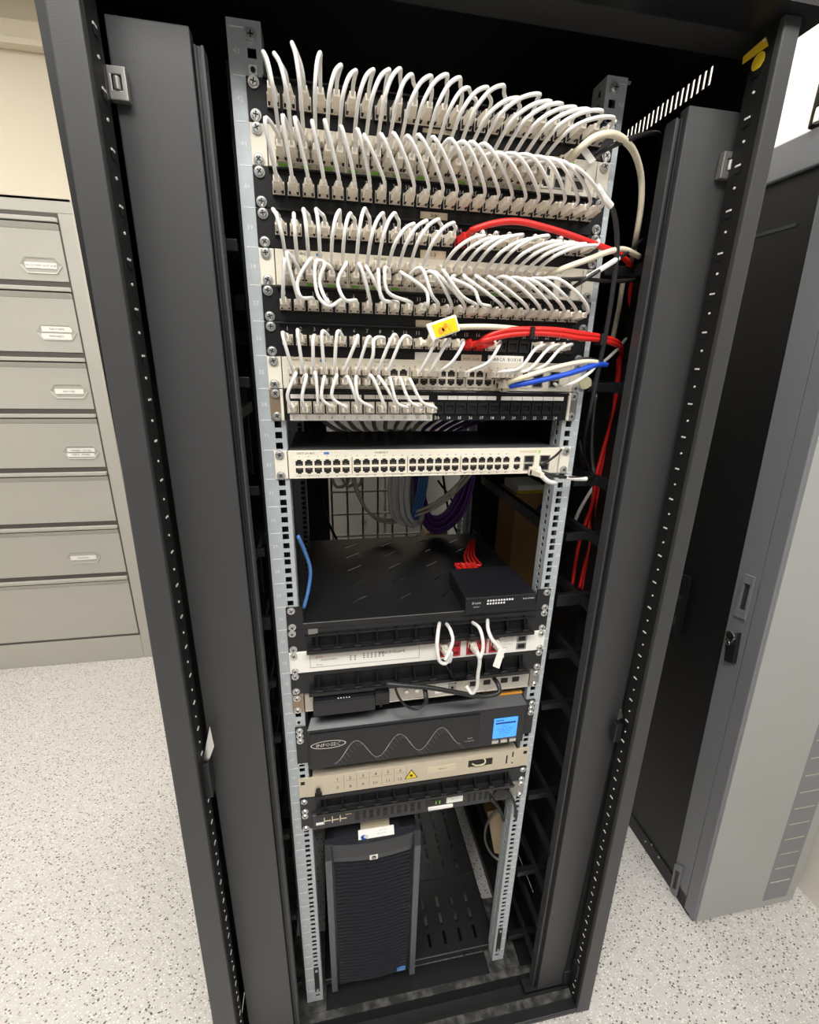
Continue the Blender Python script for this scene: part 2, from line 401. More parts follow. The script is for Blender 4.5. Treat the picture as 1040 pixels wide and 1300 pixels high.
def hinge(plate_px, bar_px, sg, f):
    h = MB(); y = -60
    q = [at(*p, y=y) for p in plate_px]
    x0 = min(p.x for p in q); x1 = max(p.x for p in q); z0 = min(p.z for p in q); z1 = max(p.z for p in q)
    wx = x1-x0; wz = z1-z0
    xs = [x0, x0+wx*.28, x0+wx*.78, x1] if sg > 0 else [x0, x0+wx*.22, x0+wx*.72, x1]
    h.plate(xs, [z0, z0+wz*.3, z0+wz*.74, z1], {(1, 1)}, 9, M_DULL, 'y', y)
    h.box(xs[1], xs[2], y+7, y+9, z0+wz*.3, z0+wz*.74, M_VOID)
    xc = (xs[1]+xs[2])/2; h.cyl((xc, y+2, z0+wz*.3), (xc, y+2, z0+wz*.7), wx*.2, M_DULL, 12)
    h.build('hinge', f, bevel=1)
    bq = [at(*p, y=-66) for p in bar_px]
    bx = MB().hexa([(bq[3].x, -66, bq[3].z), (bq[2].x, -66, bq[2].z), (bq[2].x, -58, bq[2].z), (bq[3].x, -58, bq[3].z)], [(bq[0].x, -66, bq[0].z), (bq[1].x, -66, bq[1].z), (bq[1].x, -58, bq[1].z), (bq[0].x, -58, bq[0].z)], M_BLK)
    RP(bx, 'hinge_arm', bevel=1.5)
hinge(((134, 82), (157, 84), (164, 128), (140, 126)), ((104, 0), (117, 0), (139, 128), (125, 127)), -1, fL)
hinge(((921, 193), (938, 193), (934, 227), (915, 226)), ((948, 140), (961, 142), (944, 230), (933, 230)), 1, fR)
bb = at(735, 1225, y=-70); RP(MB().box(bb.x-9, bb.x+9, -80, -58, bb.z-36, bb.z+10, M_BLK), 'hinge_arm', bevel=3)
bb = at(722, 1237, y=-52); RP(MB().box(bb.x-16, bb.x+14, -56, -50, bb.z-20, bb.z+20, M_BLK), 'hinge_leaf', bevel=2)
# latches on the posts
k = at(262, 945, y=-70); RP(MB().prism([(k.x-8, -72, k.z-30), (k.x+10, -72, k.z+38), (k.x+12, -72, k.z-4), (k.x, -72, k.z-34)], (0, 4, 0), M_STEEL), 'latch_plate')
k = at(264, 990, y=-72); RP(MB().box(k.x-7, k.x+7, -80, -56, k.z-32, k.z+38, M_BLK), 'latch_handle', bevel=2)
k = at(787, 905, y=-66); RP(MB().prism([(k.x-4, -70, k.z-14), (k.x+6, -70, k.z-10), (k.x-2, -70, k.z+16)], (0, 3, 0), M_STEEL), 'latch_plate')
k = at(784, 925, y=-66); RP(MB().box(k.x-8, k.x+8, -72, -56, k.z-30, k.z+14, M_BLK), 'latch_handle', bevel=2)
# vertical cable channels between the rails and the flaps
def channel(sg):
    c = RP(MB().box(sg*258, sg*268, 36, 60, -1860, 30, M_BLK), 'cable_channel')
    MB().box(sg*(338 if sg < 0 else 364), sg*(350 if sg < 0 else 374), 40, 80, -1860, 30, M_DARK).build('outer_bar', c)
    zs = [-173, -348, -512, -618, -752, -880, -1010, -1140, -1270, -1400, -1530, -1660, -1780]
    for i, z in enumerate(zs):
        if i > 5 and i % 2: continue
        wv = 15 if i != 4 else 26
        MB().hexa([(min(sg*270, sg*358), 18, z-wv/2), (max(sg*270, sg*358), 18, z-wv/2), (max(sg*270, sg*358), 34, z-wv/2-3), (min(sg*270, sg*358), 34, z-wv/2-3)],
                  [(min(sg*270, sg*358), 18, z+wv/2), (max(sg*270, sg*358), 18, z+wv/2), (max(sg*270, sg*358), 34, z+wv/2-3), (min(sg*270, sg*358), 34, z+wv/2-3)], M_BLK).build('rung', c, bevel=1.5)
    pr = [at(290, 300, y=20).z, at(302, 425, y=20).z, at(310, 527, y=20).z, -640, -790, -930, -1080] if sg < 0 else zs
    for z in pr:
        MB().box(sg*(290 if sg < 0 else 316), sg*(302 if sg < 0 else 326), -30, 160, z-9, z+9, M_BLK).build('depth_bar', c, bevel=1)
    for i, z in enumerate(zs[:-1]):
        z2 = zs[i+1]; x = sg*(300 if i % 2 else 325)
        MB().hexa([(x-6, 128, z2), (x+6, 128, z2), (x+6, 136, z2), (x-6, 136, z2)], [(x-6, 128, z), (x+6, 128, z), (x+6, 136, z), (x-6, 136, z)], M_DARK).build('back_strut', c)
    return c
channel(-1); channel(1)
# depth braces of the inner frame
for sg in (-1, 1):
    for z in (-230, -640, -1050, -1360, -1520, -1700):
        RP(MB().box(sg*285, sg*300, 140, 538, z-12, z+12, M_BLK), 'depth_brace')
# top brace of the right rail, roof corner stickers
RP(MB().hexa([(222, 2, 34), (251, 2, 34), (251, 6, 34), (222, 6, 34)], [(222, 2, 50), (251, 2, 50), (251, 6, 50), (222, 6, 50)], M_ZINC)
   .prism([(236, 4, 50), (251, 4, 50), (300, 70, 86), (280, 70, 86)], (0, 3, -3), M_ZINC), 'rail_brace')
xs_ = 380
for (q, nm) in ((((943, 82), (976, 58), (973, 47), (944, 72)), 'warning_sticker'),):
    pts = [at(*p, x=xs_) for p in q]
    RP(MB().prism(pts, (-0.6, 0, 0), M_YEL), nm)
k = at(963, 78, x=xs_); ring = [(xs_, k.y+9*math.cos(t*math.pi/8), k.z+9*math.sin(t*math.pi/8)) for t in range(16)]
RP(MB().prism(ring, (-0.6, 0, 0), M_YEL), 'round_sticker')
# rear: pale panel, dark rear plate, wire tray
RP(MB().box(-422, -160, 940, 946, ZF+40, 126, M_DARK), 'rear_plate')
RP(MB().box(-160, 424, 940, 946, -430, 126, M_DARK), 'rear_header')
wt = RP(MB().cyl((-150, 860, -560), (180, 860, -560), 5, M_DULL, 6), 'wire_tray')
for z in (-760, -845, -930): MB().cyl((-150, 860, z), (180, 860, z), 4, M_DULL, 6).build('wire', wt)
for x in (-150, -95, -40, 15, 70, 125, 180): MB().cyl((x, 864, -560), (x, 864, -960), 4, M_DULL, 6).build('wire', wt)
# screws
def screw_mesh():
    m = MB(); m.cyl((0, 0, 0), (0, -1.6, 0), 6.4, M_SCREW, 16); m.cyl((0, -1.6, 0), (0, -3.6, 0), 5.2, M_SCREW, 16, 4.0)
    m.box(-3.2, 3.2, -3.9, -3.55, -0.7, 0.7, M_INK); m.box(-0.7, 0.7, -3.9, -3.55, -3.2, 3.2, M_INK)
    return m.mesh('screw')
SCREW = screw_mesh()
def screws(t, z0, z1, y=-3.2, only=None):
    for sx in (-1, 1):
        for z in (z0, z1):
            if only and (sx, z == z0) not in only: continue
            o = inst('screw', SCREW, (sx*232.6+random.uniform(-.5, .5), y, z), t, (0, random.uniform(0, 1.5), 0))
# two spare cage nuts at the top of the left rail
CAGE = MB().box(-4.8, 4.8, -1.2, 3, -4.8, 4.8, M_STEEL).cyl((0, -1.2, 0), (0, -2.0, 0), 3, M_VOID, 10).mesh('cage_nut')
for (x, z) in ((-232.6, U-38.1), (232.6, U-6.35), (-232.6, -U*21-22), (-232.6, -U*23-30)):
    inst('cage_nut', CAGE, (x, 0, z), rack)
inst('screw', SCREW, (-232.6, -0.2, U-6.35), rack); inst('screw', SCREW, (232.6, -1.8, U-6.35), rack)

# ================================================================== PATCH PANELS
def jack_mesh(m, dark):
    """keystone jack: frame with a recessed opening"""
    j = MB().plate([-8, -5.8, 5.8, 8], [-8.5, -4.2, 4.2, 8.5], {(1, 1)}, 3.0, m, 'y', -3.0)
    j.box(-5.8, 5.8, -0.6, 0, -4.2, 4.2, dark); return j.mesh('jack')
JACK = jack_mesh(M_DARK, M_VOID); JACKP = jack_mesh(M_PLUG, M_VOID)
PX = [-211+18.4*i for i in range(24)]
def patch_panel(i, label, numbers='below', lip=True):
    zt = -U*i-0.4; zb = zt-U+0.8; zc = (zt+zb)/2
    t = thing('patch_bay', label, 'patch panel', (0, 0, zb), 'black patch panels')
    f = MB().box(-241.3, 241.3, -3, 0, zb, zt, M_PANEL)
    f.box(-222, 222, -9, -3, zt-2.2, zt, M_PANEL); f.box(-220, 220, 0, 60, zb+3, zb+6, M_DARK)
    f.build('faceplate', t, bevel=0.6)
    for k, x in enumerate(PX): inst('jack', JACK, (x, -3.0, zc), t)
    n = MB()
    for k, x in enumerate(PX): n.text(str(k+1), 7.4, (x, -3.15, zt-7.4), M_WINK)
    n.build('port_numbers', t)
    screws(t, -U*i-6.35, -U*i-38.1)
    return t, zc
PANELS = {}
for i, lab in ((0, 'topmost black patch panel, white cords looping out of every port'), (2, 'black patch panel third from top, full row of white plugs'), (3, 'black patch panel fourth from top, one red plug among the white'),
               (5, 'black patch panel sixth from top, white cords curling down from above'), (6, 'black patch panel seventh from top, two red plugs and some empty ports')):
    PANELS[i] = patch_panel(i, lab)
def lab(t, px, y, m, txt=None, name='paper_label', ts=7):
    q = [at(*p, y=y) for p in px]; x0 = min(p.x for p in q); x1 = max(p.x for p in q); z0 = min(p.z for p in q); z1 = max(p.z for p in q)
    b = MB().box(x0, x1, y, y+0.5, z0, z1, m)
    if txt: b.text(txt, ts, ((x0+x1)/2, y-0.1, (z0+z1)/2), M_INK)
    return b.build(name, t)
lab(PANELS[2][0], ((534, 268), (568, 280)), -3.7, M_TAN, '>>', ts=9)
lab(PANELS[3][0], ((534, 317), (566, 330)), -3.7, M_TAN, '1-3', ts=7)
lab(PANELS[5][0], ((528, 406), (548, 418)), -3.7, M_TAN)
lab(PANELS[6][0], ((527, 447), (558, 459)), -3.7, M_LABEL, 'C', ts=8)
lab(PANELS[6][0], ((586, 450), (611, 461)), -3.7, M_TAN, 'BOX  16-18', ts=5)
lab(PANELS[6][0], ((620, 451), (664, 462)), -3.7, M_LABEL, 'MARCA  BOX14', ts=7)
lab(PANELS[0][0], ((537, 158), (573, 172)), -3.7, M_TAN)

# ================================================================== SWITCHES
COLS = [-205+14*k for k in range(6)]+[-117.5+14*k for k in range(6)]+[-30+14*k for k in range(6)]+[57+14*k for k in range(6)]
def port_mesh(m, wd=11.6, h=10.4):
    b = MB(); x = wd/2; z = h/2
    b.plate([-6.6, -x+0.3, -3.0, 3.0, x-0.3, 6.6], [-6.5, -z+.4, z-2.6, z-.6, 6.5], {(1, 1), (2, 1), (3, 1), (2, 2)}, 1.4, m, 'y', -1.4)
    b.box(-6.0, 6.0, -0.5, 0, -5.4, 5.4, M_VOID)
    b.box(-3, 3, -0.6, -0.5, -3.4, -2.6, M_BROWN)
    return b.mesh('port')
PORT = port_mesh(M_IVORY)
PORT_DN = None
def switch(i, label, top=True):
    zt = -U*i-0.5; zb = zt-U+1.2; zc = (zt+zb)/2
    t = thing('network_switch', label, 'network switch', (0, 0, zb), 'ivory network switches')
    MB().box(-220, 220, 0, 195, zb+1, zt-1, mat('satin_switch_lid', '6a6a6a', 0.3, 0.2)).build('case', t, bevel=1)
    MB().box(-221, 221, -4, 0, zb, zt, M_IVORY).build('front_panel', t, bevel=0.8)
    for sg in (-1, 1):
        e = MB().box(sg*221, sg*241.3, -2.6, 0, zb, zt, M_IVORY); e.box(sg*221, sg*223, -2.6, 0, zb, zt, M_DULL); e.build('ear', t, bevel=0.6)
    rows = (zc+3.5, zc-9.5)
    for r, z in enumerate(rows):
        for x in COLS:
            inst('port', PORT, (x, -4.0, z), t, (0, 0, 0) if r == 0 else (0, math.pi, 0))
        inst('port', PORT, (146, -4.0, z), t, (0, 0, 0) if r == 0 else (0, math.pi, 0))
    for z in rows:
        for x in (167, 195): MB().plate([x-9, x-7, x+7, x+9], [z-6, z-4.6, z+4.6, z+6], {(1, 1)}, 1.2, M_SILV, 'y', -5.2).box(x-7, x+7, -4.3, -4, z-4.6, z+4.6, M_VOID).build('fibre_slot', t)
    d = MB()
    for k in range(3): d.box(-126+87.3*k, -125+87.3*k, -4.3, -4, zc-16, zc+11, M_BROWN)
    for k, x in enumerate(COLS):
        d.text('%d' % (2*k+1), 3.4, (x, -4.15, zc+12.4), M_INK); d.text('%d' % (2*k+2), 3.4, (x, -4.15, zc-18.3), M_INK)
    d.text('1000BASE-T', 4.2, (-80, -4.15, zc+17.5), M_INK); d.text('SWITCH 48G', 4.6, (-195, -4.15, zc+17.5), M_INK); d.box(-168, -160, -4.2, -4, zc+15.5, zc+19, M_LBLUE)
    d.box(150, 180, -4.15, -4, zc+14, zc+18, M_TAN); d.box(183, 186, -4.2, -4, zc+13, zc+18, M_GREEN)
    if i != 10:
        for k in range(0, 24, 2):
            if random.random() < .8: d.box(COLS[k]-5, COLS[k]+6, -4.4, -4, zc-20.6, zc-17.5, M_GREEN if i != 7 else M_BEIGE)
    d.build('front_print', t)
    screws(t, -U*i-6.35, -U*i-38.1)
    return t, rows
SW = {}
SW[1] = switch(1, 'ivory network switch second from top, hidden behind the densest white loops')
SW[4] = switch(4, 'ivory network switch fifth from top, under the red cord that runs alone')
SW[7] = switch(7, 'ivory network switch with mostly bare right ports, blue cord leaving it')
SW[10] = switch(10, 'ivory network switch with empty ports, standing alone above the open gap')
k = at(743, 486, y=-4); MB().prism([(k.x+11*math.cos(a*math.pi/7)*(1+.12*math.sin(3*a)), -5.0, k.z+10*math.sin(a*math.pi/7)) for a in range(14)], (0, 2, 0), M_TAPE).build('sticky_pad', SW[7][0])
# keystone panel under the third switch
t = thing('patch_bay', 'black keystone patch panel with white label strip under half its ports', 'patch panel', (0, 0, -U*9), 'black patch panels')
zt = -U*8-.4; zb = -U*9+.4; zc = (zt+zb)/2
kf = MB().box(-222, 222, -6, 0, zb, zt, M_PANEL); kf.box(-222, 222, -9, -6, zt-4, zt, M_GLOSS); kf.box(-220, 220, 0, 50, zb+2, zb+5, M_DARK); kf.build('faceplate', t, bevel=.6)
for sg in (-1, 1): MB().box(sg*222, sg*241.3, -2.6, 0, zb, zt, M_BROWN if sg < 0 else M_DULL).box(sg*222, sg*226, -9, 0, zb, zt, M_IVORY).build('ear', t, bevel=.5)
KX = [-209+18.35*k for k in range(12)]+[7+17.9*k for k in range(12)]
for k, x in enumerate(KX): inst('jack', JACK if k > 11 else JACKP, (x, -6.0, zc-3), t)
MB().box(-214, -2, -9.5, -6.2, zb, zb+9, M_LABEL).build('label_strip', t)
ks = MB()
for k in range(12):
    ks.text('%d' % (k+1), 5, (KX[k], -9.7, zb+4.5), M_INK); ks.box(KX[k]+9, KX[k]+9.6, -9.6, -9.5, zb+1, zb+8, M_TAN); ks.text('%d' % (k+13), 6.5, (KX[k+12], -6.15, zb+4), M_WINK)
ks.build('port_numbers', t)
for (a, b2) in ((-212, -110), (-106, -8), (6, 100), (108, 214)):
    s2 = MB().box(a, b2, -6.8, -6, zt-12.5, zt-6.5, M_LABEL)
    for k in range(1, 6): s2.box(a+(b2-a)*k/6-.3, a+(b2-a)*k/6+.3, -6.9, -6.8, zt-12.5, zt-6.5, M_INK)
    s2.build('label_strip', t)
screws(t, -U*8-6.35, -U*8-38.1)
KZ = zc-3

# ================================================================== CORDS
def plug_mesh(m, boot):
    b = MB()
    b.box(-5.9, 5.9, -12, 0.0, -5.0, 4.6, m)                       # body in the jack
    b.box(-7.2, 7.2, -5, -0.2, -7.4, 6.4, boot)                    # collar
    for sg in (-1, 1):
        b.box(sg*4.0, sg*6.4, -5.6, -5, -6.6, -1.2, M_INK); b.box(sg*3.4, sg*6.2, -11, -5.5, -5.6, -5.0, M_INK); b.box(sg*5.9, sg*6.5, -10.5, -5.6, -4, 2, M_INK)
    b.hexa([(-4.6, -25, -4.4), (4.6, -25, -4.4), (5.6, -12, -5.2), (-5.6, -12, -5.2)], [(-4.6, -25, 4.2), (4.6, -25, 4.2), (5.6, -12, 4.8), (-5.6, -12, 4.8)], boot)
    b.hexa([(-3.5, -36, -3.4), (3.5, -36, -3.4), (4.4, -25, -4.0), (-4.4, -25, -4.0)], [(-3.5, -36, 3.4), (3.5, -36, 3.4), (4.4, -25, 4.0), (-4.4, -25, 4.0)], boot)
    b.hexa([(-2.2, -22, 4.2), (2.2, -22, 4.2), (2.6, -2, 4.4), (-2.6, -2, 4.4)], [(-2.0, -22, 7.4), (2.0, -22, 7.4), (2.6, -2, 6.4), (-2.6, -2, 6.4)], m)
    return b.mesh('plug')
PLUG = plug_mesh(M_PLUG, M_BOOT); PLUGR = plug_mesh(M_RED, M_RED)
def cord(name, label, cat, pts, r, m, plugs=(), group=None, n=8, pm=None, pname='plug', sm=6):
    P = spline(pts, sm); o = P[0]
    ob = MB().tube(P, r, m, n).build(name, None, tuple(o), smooth=True)
    tag(ob, label, cat, group)
    for (pt, rot) in plugs: inst(pname, pm or PLUG, tuple(pt), ob, rot)
    return ob
ORD = ['first', 'second', 'third', 'fourth', 'fifth', 'sixth', 'seventh', 'eighth', 'ninth', 'tenth', 'eleventh', 'twelfth', 'thirteenth', 'fourteenth', 'fifteenth', 'sixteenth',
       'seventeenth', 'eighteenth', 'nineteenth', 'twentieth', 'twenty-first', 'twenty-second', 'twenty-third', 'twenty-fourth']
L_ = 36
def loop(label, group, A, B, ways, r=2.3, m=None, rnd=False):
    """A, B: panel points; ways: pixel way points at depth"""
    A = Vector(A); B = Vector(B)
    up = 4
    pts = [A+Vector((0, -L_+4, 0)), A+Vector((0, -L_-8, up))]
    for wv in ways:
        p = at(wv[0], wv[1], y=wv[2])
        if rnd:
            q = pts[-1]; dz = p.z-q.z; fz = p.z-B.z
            pts.append(Vector((q.x*.85+p.x*.15, q.y-6, q.z+dz*.42)))
            pts.append(Vector((q.x*.45+p.x*.55, q.y*.5+p.y*.5, q.z+dz*.86)))
            pts.append(p)
            pts.append(Vector((p.x+(B.x-p.x)*.42, p.y-5, p.z-fz*.16)))
            pts.append(Vector((p.x+(B.x-p.x)*.84, p.y-4, p.z-fz*.52)))
        else: pts.append(p)
    pts += [B+Vector((0, -L_-8, up)), B+Vector((0, -L_+4, 0))]
    return cord('patch_cable', label, 'cable', pts, r, m or M_CORD, ((A, None), (B, None)), group, n=8)
def P1(z): return z
z4 = lambda k, ox, oy, s=4.3333: None
def px1(l, ox, oy, s): return [(ox+a/s, oy+b/s) for a, b in l]
# --- row A: top patch panel to the switch below
apA = px1([(62, 92), (122, 100), (220, 42), (375, 97), (490, 165), (572, 195), (668, 190), (755, 190), (815, 185), (878, 217), (985, 225)], 320, 45, 4.3333) + \
      px1([(120, 130), (190, 147), (235, 203), (340, 200), (430, 190), (515, 260), (630, 238), (690, 278), (750, 290), (825, 310), (900, 322), (970, 328), (1035, 365)], 540, 65, 4.3333)
zA = PANELS[0][1]
for k in range(24):
    a = apA[k]; A = (PX[k], -3, zA); B = (COLS[k], -4, SW[1][1][0])
    loop('white patch cord looping from the top patch panel, %s from left' % ORD[k], 'white cords of the top patch panel', A, B, [(a[0], a[1], -72)], rnd=True)
# --- row B: first switch down to the third unit
apB = px1([(72, 455), (168, 440), (235, 452), (330, 470), (400, 465), (492, 502), (582, 518), (620, 552), (712, 545), (782, 540), (862, 555), (920, 548), (1000, 560)], 320, 45, 4.3333) + \
      px1([(145, 485), (215, 500), (262, 500), (330, 510), (430, 570), (500, 568), (580, 575), (660, 590), (720, 600), (770, 612), (830, 640)], 540, 65, 4.3333)
zB = PANELS[2][1]
for k in range(24):
    a = apB[k]; A = (PX[k], -3, zB); B = (COLS[k], -4, SW[1][1][1])
    q = Vector((PX[k], -58, zB+14))
    loop('white patch cord dropping into the third-unit patch panel, %s from left' % ORD[k], 'white cords of the third-unit patch panel', B, A, [(a[0], a[1], -74)])
# --- row C: fourth-unit panel to the second switch
apC = px1([(115, 68), (230, 92), (282, 68), (352, 68), (482, 75), (540, 92), (620, 65), (720, 90), (785, 90), (890, 148), (960, 132), (1025, 125)], 320, 250, 4.3333) + \
      px1([(155, 100), None, (325, 170), (405, 178), (470, 172), (530, 165), (605, 185), (675, 170), (745, 200), (815, 208), (880, 215), (935, 222)] if False else [(155, 100)], 540, 260, 4.3333) + [None] + \
      px1([(325, 170), (405, 178), (470, 172), (530, 165), (605, 185), (675, 170), (745, 200), (815, 208), (880, 215), (935, 222)], 540, 260, 4.3333)
zC = PANELS[3][1]; n = 0
for k in range(24):
    if apC[k] is None: continue
    a = apC[k]; A = (PX[k], -3, zC); B = (COLS[k], -4, SW[4][1][0])
    loop('white patch cord hanging from the fourth-unit patch panel, %s from left' % ORD[n], 'white cords of the fourth-unit patch panel', A, B, [(a[0], a[1], -66)], rnd=True); n += 1
# --- row D: second switch down to the sixth unit
apD = {0: [(180, 345)], 1: [(190, 305)], 2: [(325, 338), (250, 470), (268, 550)], 3: [(400, 372), (372, 470), (420, 590)], 4: [(355, 352), (362, 540), (420, 600)], 5: [(520, 365), (472, 470), (510, 565)], 6: [(592, 372)],
       7: [(630, 385)], 8: [(695, 408), (715, 560)], 9: [(732, 392), (745, 520)], 10: [(835, 425), (960, 520), (968, 590)], 11: [(932, 392), (990, 540)], 12: [(995, 415)]}
apD2 = {13: [(60, 375)], 14: [(100, 362), (200, 500)], 15: [(150, 405), (270, 470), (300, 540)], 16: [(215, 395)], 17: [(285, 395)], 18: [(360, 400)], 19: [(450, 400)], 20: [(530, 408)], 21: [(590, 415)], 22: [(650, 410)], 23: [(720, 405), (850, 500)]}
zD = PANELS[5][1]
for k in range(24):
    src = apD.get(k); ox, oy = 320, 250
    if src is None: src = apD2[k]; ox, oy = 540, 260
    wy = px1(src, ox, oy, 4.3333)
    B = (COLS[k], -4, SW[4][1][1]); A = (PX[k], -3, zD)
    loop('white patch cord curling into the sixth-unit patch panel, %s from left' % ORD[k], 'white cords of the sixth-unit patch panel', B, A, [(a[0], a[1], -66) for a in wy])
# --- row E: seventh-unit panel to the third switch
apE = {0: [(88, 110)], 1: [(178, 90)], 2: [(272, 150)], 3: [(328, 98)], 4: [(420, 98)], 5: [(540, 130)], 6: [(600, 140)], 7: [(640, 145), (632, 240)], 8: [(755, 120)], 9: [(815, 130)]}
zE = PANELS[6][1]; n = 0
for k in range(10):
    wy = px1(apE[k], 340, 400, 4.7273)
    loop('white patch cord from the seventh-unit patch panel, %s from left' % ORD[n], 'white cords of the seventh-unit patch panel', (PX[k], -3, zE), (COLS[k], -4, SW[7][1][0]), [(a[0], a[1], -62) for a in wy]); n += 1
for (k, col, wy, row) in ((11, 12, [(135, 133)], 0), (12, 13, [(195, 130)], 0), (13, 14, [(272, 150), (215, 240)], 0), (16, 17, [(452, 162), (400, 240)], 0), (20, 20, [(640, 172), (560, 270)], 0), (21, 21, [(705, 172), (600, 280)], 0), (22, 22, [(762, 175), (680, 260)], 0)):
    w2 = px1(wy, 520, 400, 4.0)
    loop('white patch cord from the seventh-unit patch panel, %s from left' % ORD[n], 'white cords of the seventh-unit patch panel', (PX[k], -3, zE), (COLS[col], -4, SW[7][1][row]), [(a[0], a[1], -62) for a in w2]); n += 1
# --- row F: third switch down to the keystone panel
apF = [[(170, 348), (118, 480)], [(232, 362), (205, 500)], [(285, 345)], [(340, 372), (325, 500)], [(415, 362), (385, 490)], [(480, 372)], [(530, 372), (545, 500)], [(620, 362)], [(668, 370)], [(735, 382), (780, 530)], [(795, 380), (855, 520)], [(855, 388), (925, 520)]]
for k in range(12):
    wy = px1(apF[k], 340, 400, 4.7273)
    loop('white patch cord dropping into the keystone panel, %s from left' % ORD[k], 'white cords of the keystone panel', (COLS[k], -4, SW[7][1][1]), (KX[k], -6, KZ), [(a[0], a[1], -60) for a in wy])

# ================================================================== LOOSE CORDS ON THE RIGHT
def pc(l, y, ox=0, oy=0, s=1.0):
    out = []
    for e in l:
        yy = e[2] if len(e) > 2 else y
        out.append(at(ox+e[0]/s, oy+e[1]/s, y=yy))
    return out
A = Vector((PX[13], -3, zC))
cord('network_cable', 'thick red cord running alone across the fourth-unit patch panel to the right', 'cable', [A+Vector((0, -30, 0)), A+Vector((4, -44, 4))]+pc([(600, 292, -62), (625, 284, -66), (655, 281, -66), (700, 291, -64), (750, 308, -56), (785, 322, -30), (797, 332, 0), (806, 345, 62)], 0), 3.9, M_RED, ((A, None),), 'red network cords', pm=PLUGR)
for j, (k, dy, lb) in enumerate(((14, 0, 'upper of the two red cords tied together across the seventh-unit panel'), (15, 4, 'lower of the two red cords tied together across the seventh-unit panel'))):
    A = Vector((PX[k], -3, zE))
    c = cord('network_cable', lb, 'cable', [A+Vector((0, -30, 0)), A+Vector((6, -44, 2))]+pc([(618-j*6, 428+dy*1.5, -62), (640, 420+dy*1.6, -66), (672, 418+dy*1.3, -66), (705, 419+dy*1.4, -62), (735, 423+dy*1.5, -50), (765, 428+dy, -24), (786, 436+dy, 20), (790, 452, 80)], 0), 3.9, M_RED, ((A, None),), 'red network cords', pm=PLUGR)
    if j == 0:
        kz = at(674, 421, y=-66); MB().box(kz.x-2.6, kz.x+2.6, -74, -58, kz.z-9, kz.z+6, M_VOID).build('cable_tie', c)
        kz = at(762, 430, y=-30); MB().box(kz.x-2.6, kz.x+2.6, -38, -18, kz.z-9, kz.z+7, M_VOID).build('cable_tie', c)
# red vertical run in the right channel
reds = [[(806, 345, 75), (800, 372, 95), (802, 400, 100), (797, 428, 95), (788, 442, 85)], [(788, 452, 75), (785, 480, 75), (781, 510, 75), (775, 540, 80), (765, 575, 82), (757, 606, 80), (752, 640, 85), (738, 680, 92), (730, 720, 95), (727, 742, 96)],
        [(786, 455, 85), (783, 490, 85), (778, 530, 88), (772, 560, 90), (762, 600, 86), (756, 625, 90), (748, 660, 95), (750, 690, 95), (742, 720, 95), (736, 746, 96)],
        [(781, 540, 90), (776, 565, 94), (764, 605, 92), (760, 625, 92), (757, 660, 90), (754, 690, 92), (745, 725, 92), (740, 748, 96)]]
rl = ['short red cord rising behind the highest black channel rung', 'leftmost long red cord hanging in the right cable channel', 'middle long red cord hanging in the right cable channel', 'rightmost red cord hanging in the lower right cable channel']
for l, lb in zip(reds, rl): cord('network_cable', lb, 'cable', pc(l, 80), 3.8, M_RED, group='red network cords')
# cream cords
cord('network_cable', 'thick cream cord arching from the top switch over the right rail', 'cable', pc([(722, 203, -40), (735, 190, -64), (752, 176, -70), (772, 170, -66), (790, 176, -50), (806, 195, -25), (814, 225, -5), (814, 260, 5), (808, 300, 20), (802, 330, 60), (793, 350, 90), (786, 390, 95), (778, 430, 95)], 0), 4.4, M_CREAM, ((at(716, 206, y=-4), None),), 'cream network cords')
tg = at(744, 196, y=-58); tb = at(758, 206, y=-55)
MB().prism([at(736, 190, y=-60), at(744, 185, y=-60), at(757, 203, y=-58), at(749, 208, y=-58)], (0, 1.2, 0), M_LABEL).build('tag', bpy.data.objects[-1] if False else C.objects[-2])
cord('network_cable', 'cream cord crossing the right rail beside the lone red cord', 'cable', pc([(690, 352, -40), (715, 341, -62), (745, 330, -62), (775, 319, -45), (793, 317, -20), (812, 326, 10)], 0), 4.0, M_CREAM, ((at(684, 355, y=-4), None),), 'cream network cords')
A = Vector((PX[10], -3, zE))
cc = cord('network_cable', 'cream cord carrying a yellow tag, laid along the two red cords', 'cable', [A+Vector((0, -30, 0)), A+Vector((6, -44, 0))]+pc([(548, 426, -62), (566, 417, -72), (590, 415, -70), (625, 415, -68), (660, 418, -62), (700, 424, -52)], 0), 3.6, M_CREAM, ((A, None),), 'cream network cords')
q = [at(541, 412, y=-78), at(579, 399, y=-78), at(585, 420, y=-78), at(549, 433, y=-78)]
MB().prism(q, (0, 4, 0), M_LABEL).build('tag', cc, bevel=1.5)
ce = sum(q, Vector())/4; q2 = [ce+(p-ce)*.78+Vector((2, -0.5, 0)) for p in q]
b = MB().prism(q2, (0, .6, 0), M_YELB)
for (fx, fz, s1) in ((-6, -4, 4.5), (0, 3, 3), (6, 2, 3.5), (-2, -2, 3), (8, -3, 2.2), (2, -6, 3)):
    b.cyl(ce+Vector((2+fx*.9, -.6, fz*.9)), ce+Vector((2+fx*.9, -1.0, fz*.9)), s1, M_ORANGE if fx < 2 else M_YEL, 7)
tg2 = b.build('yellow_sticker', cc)
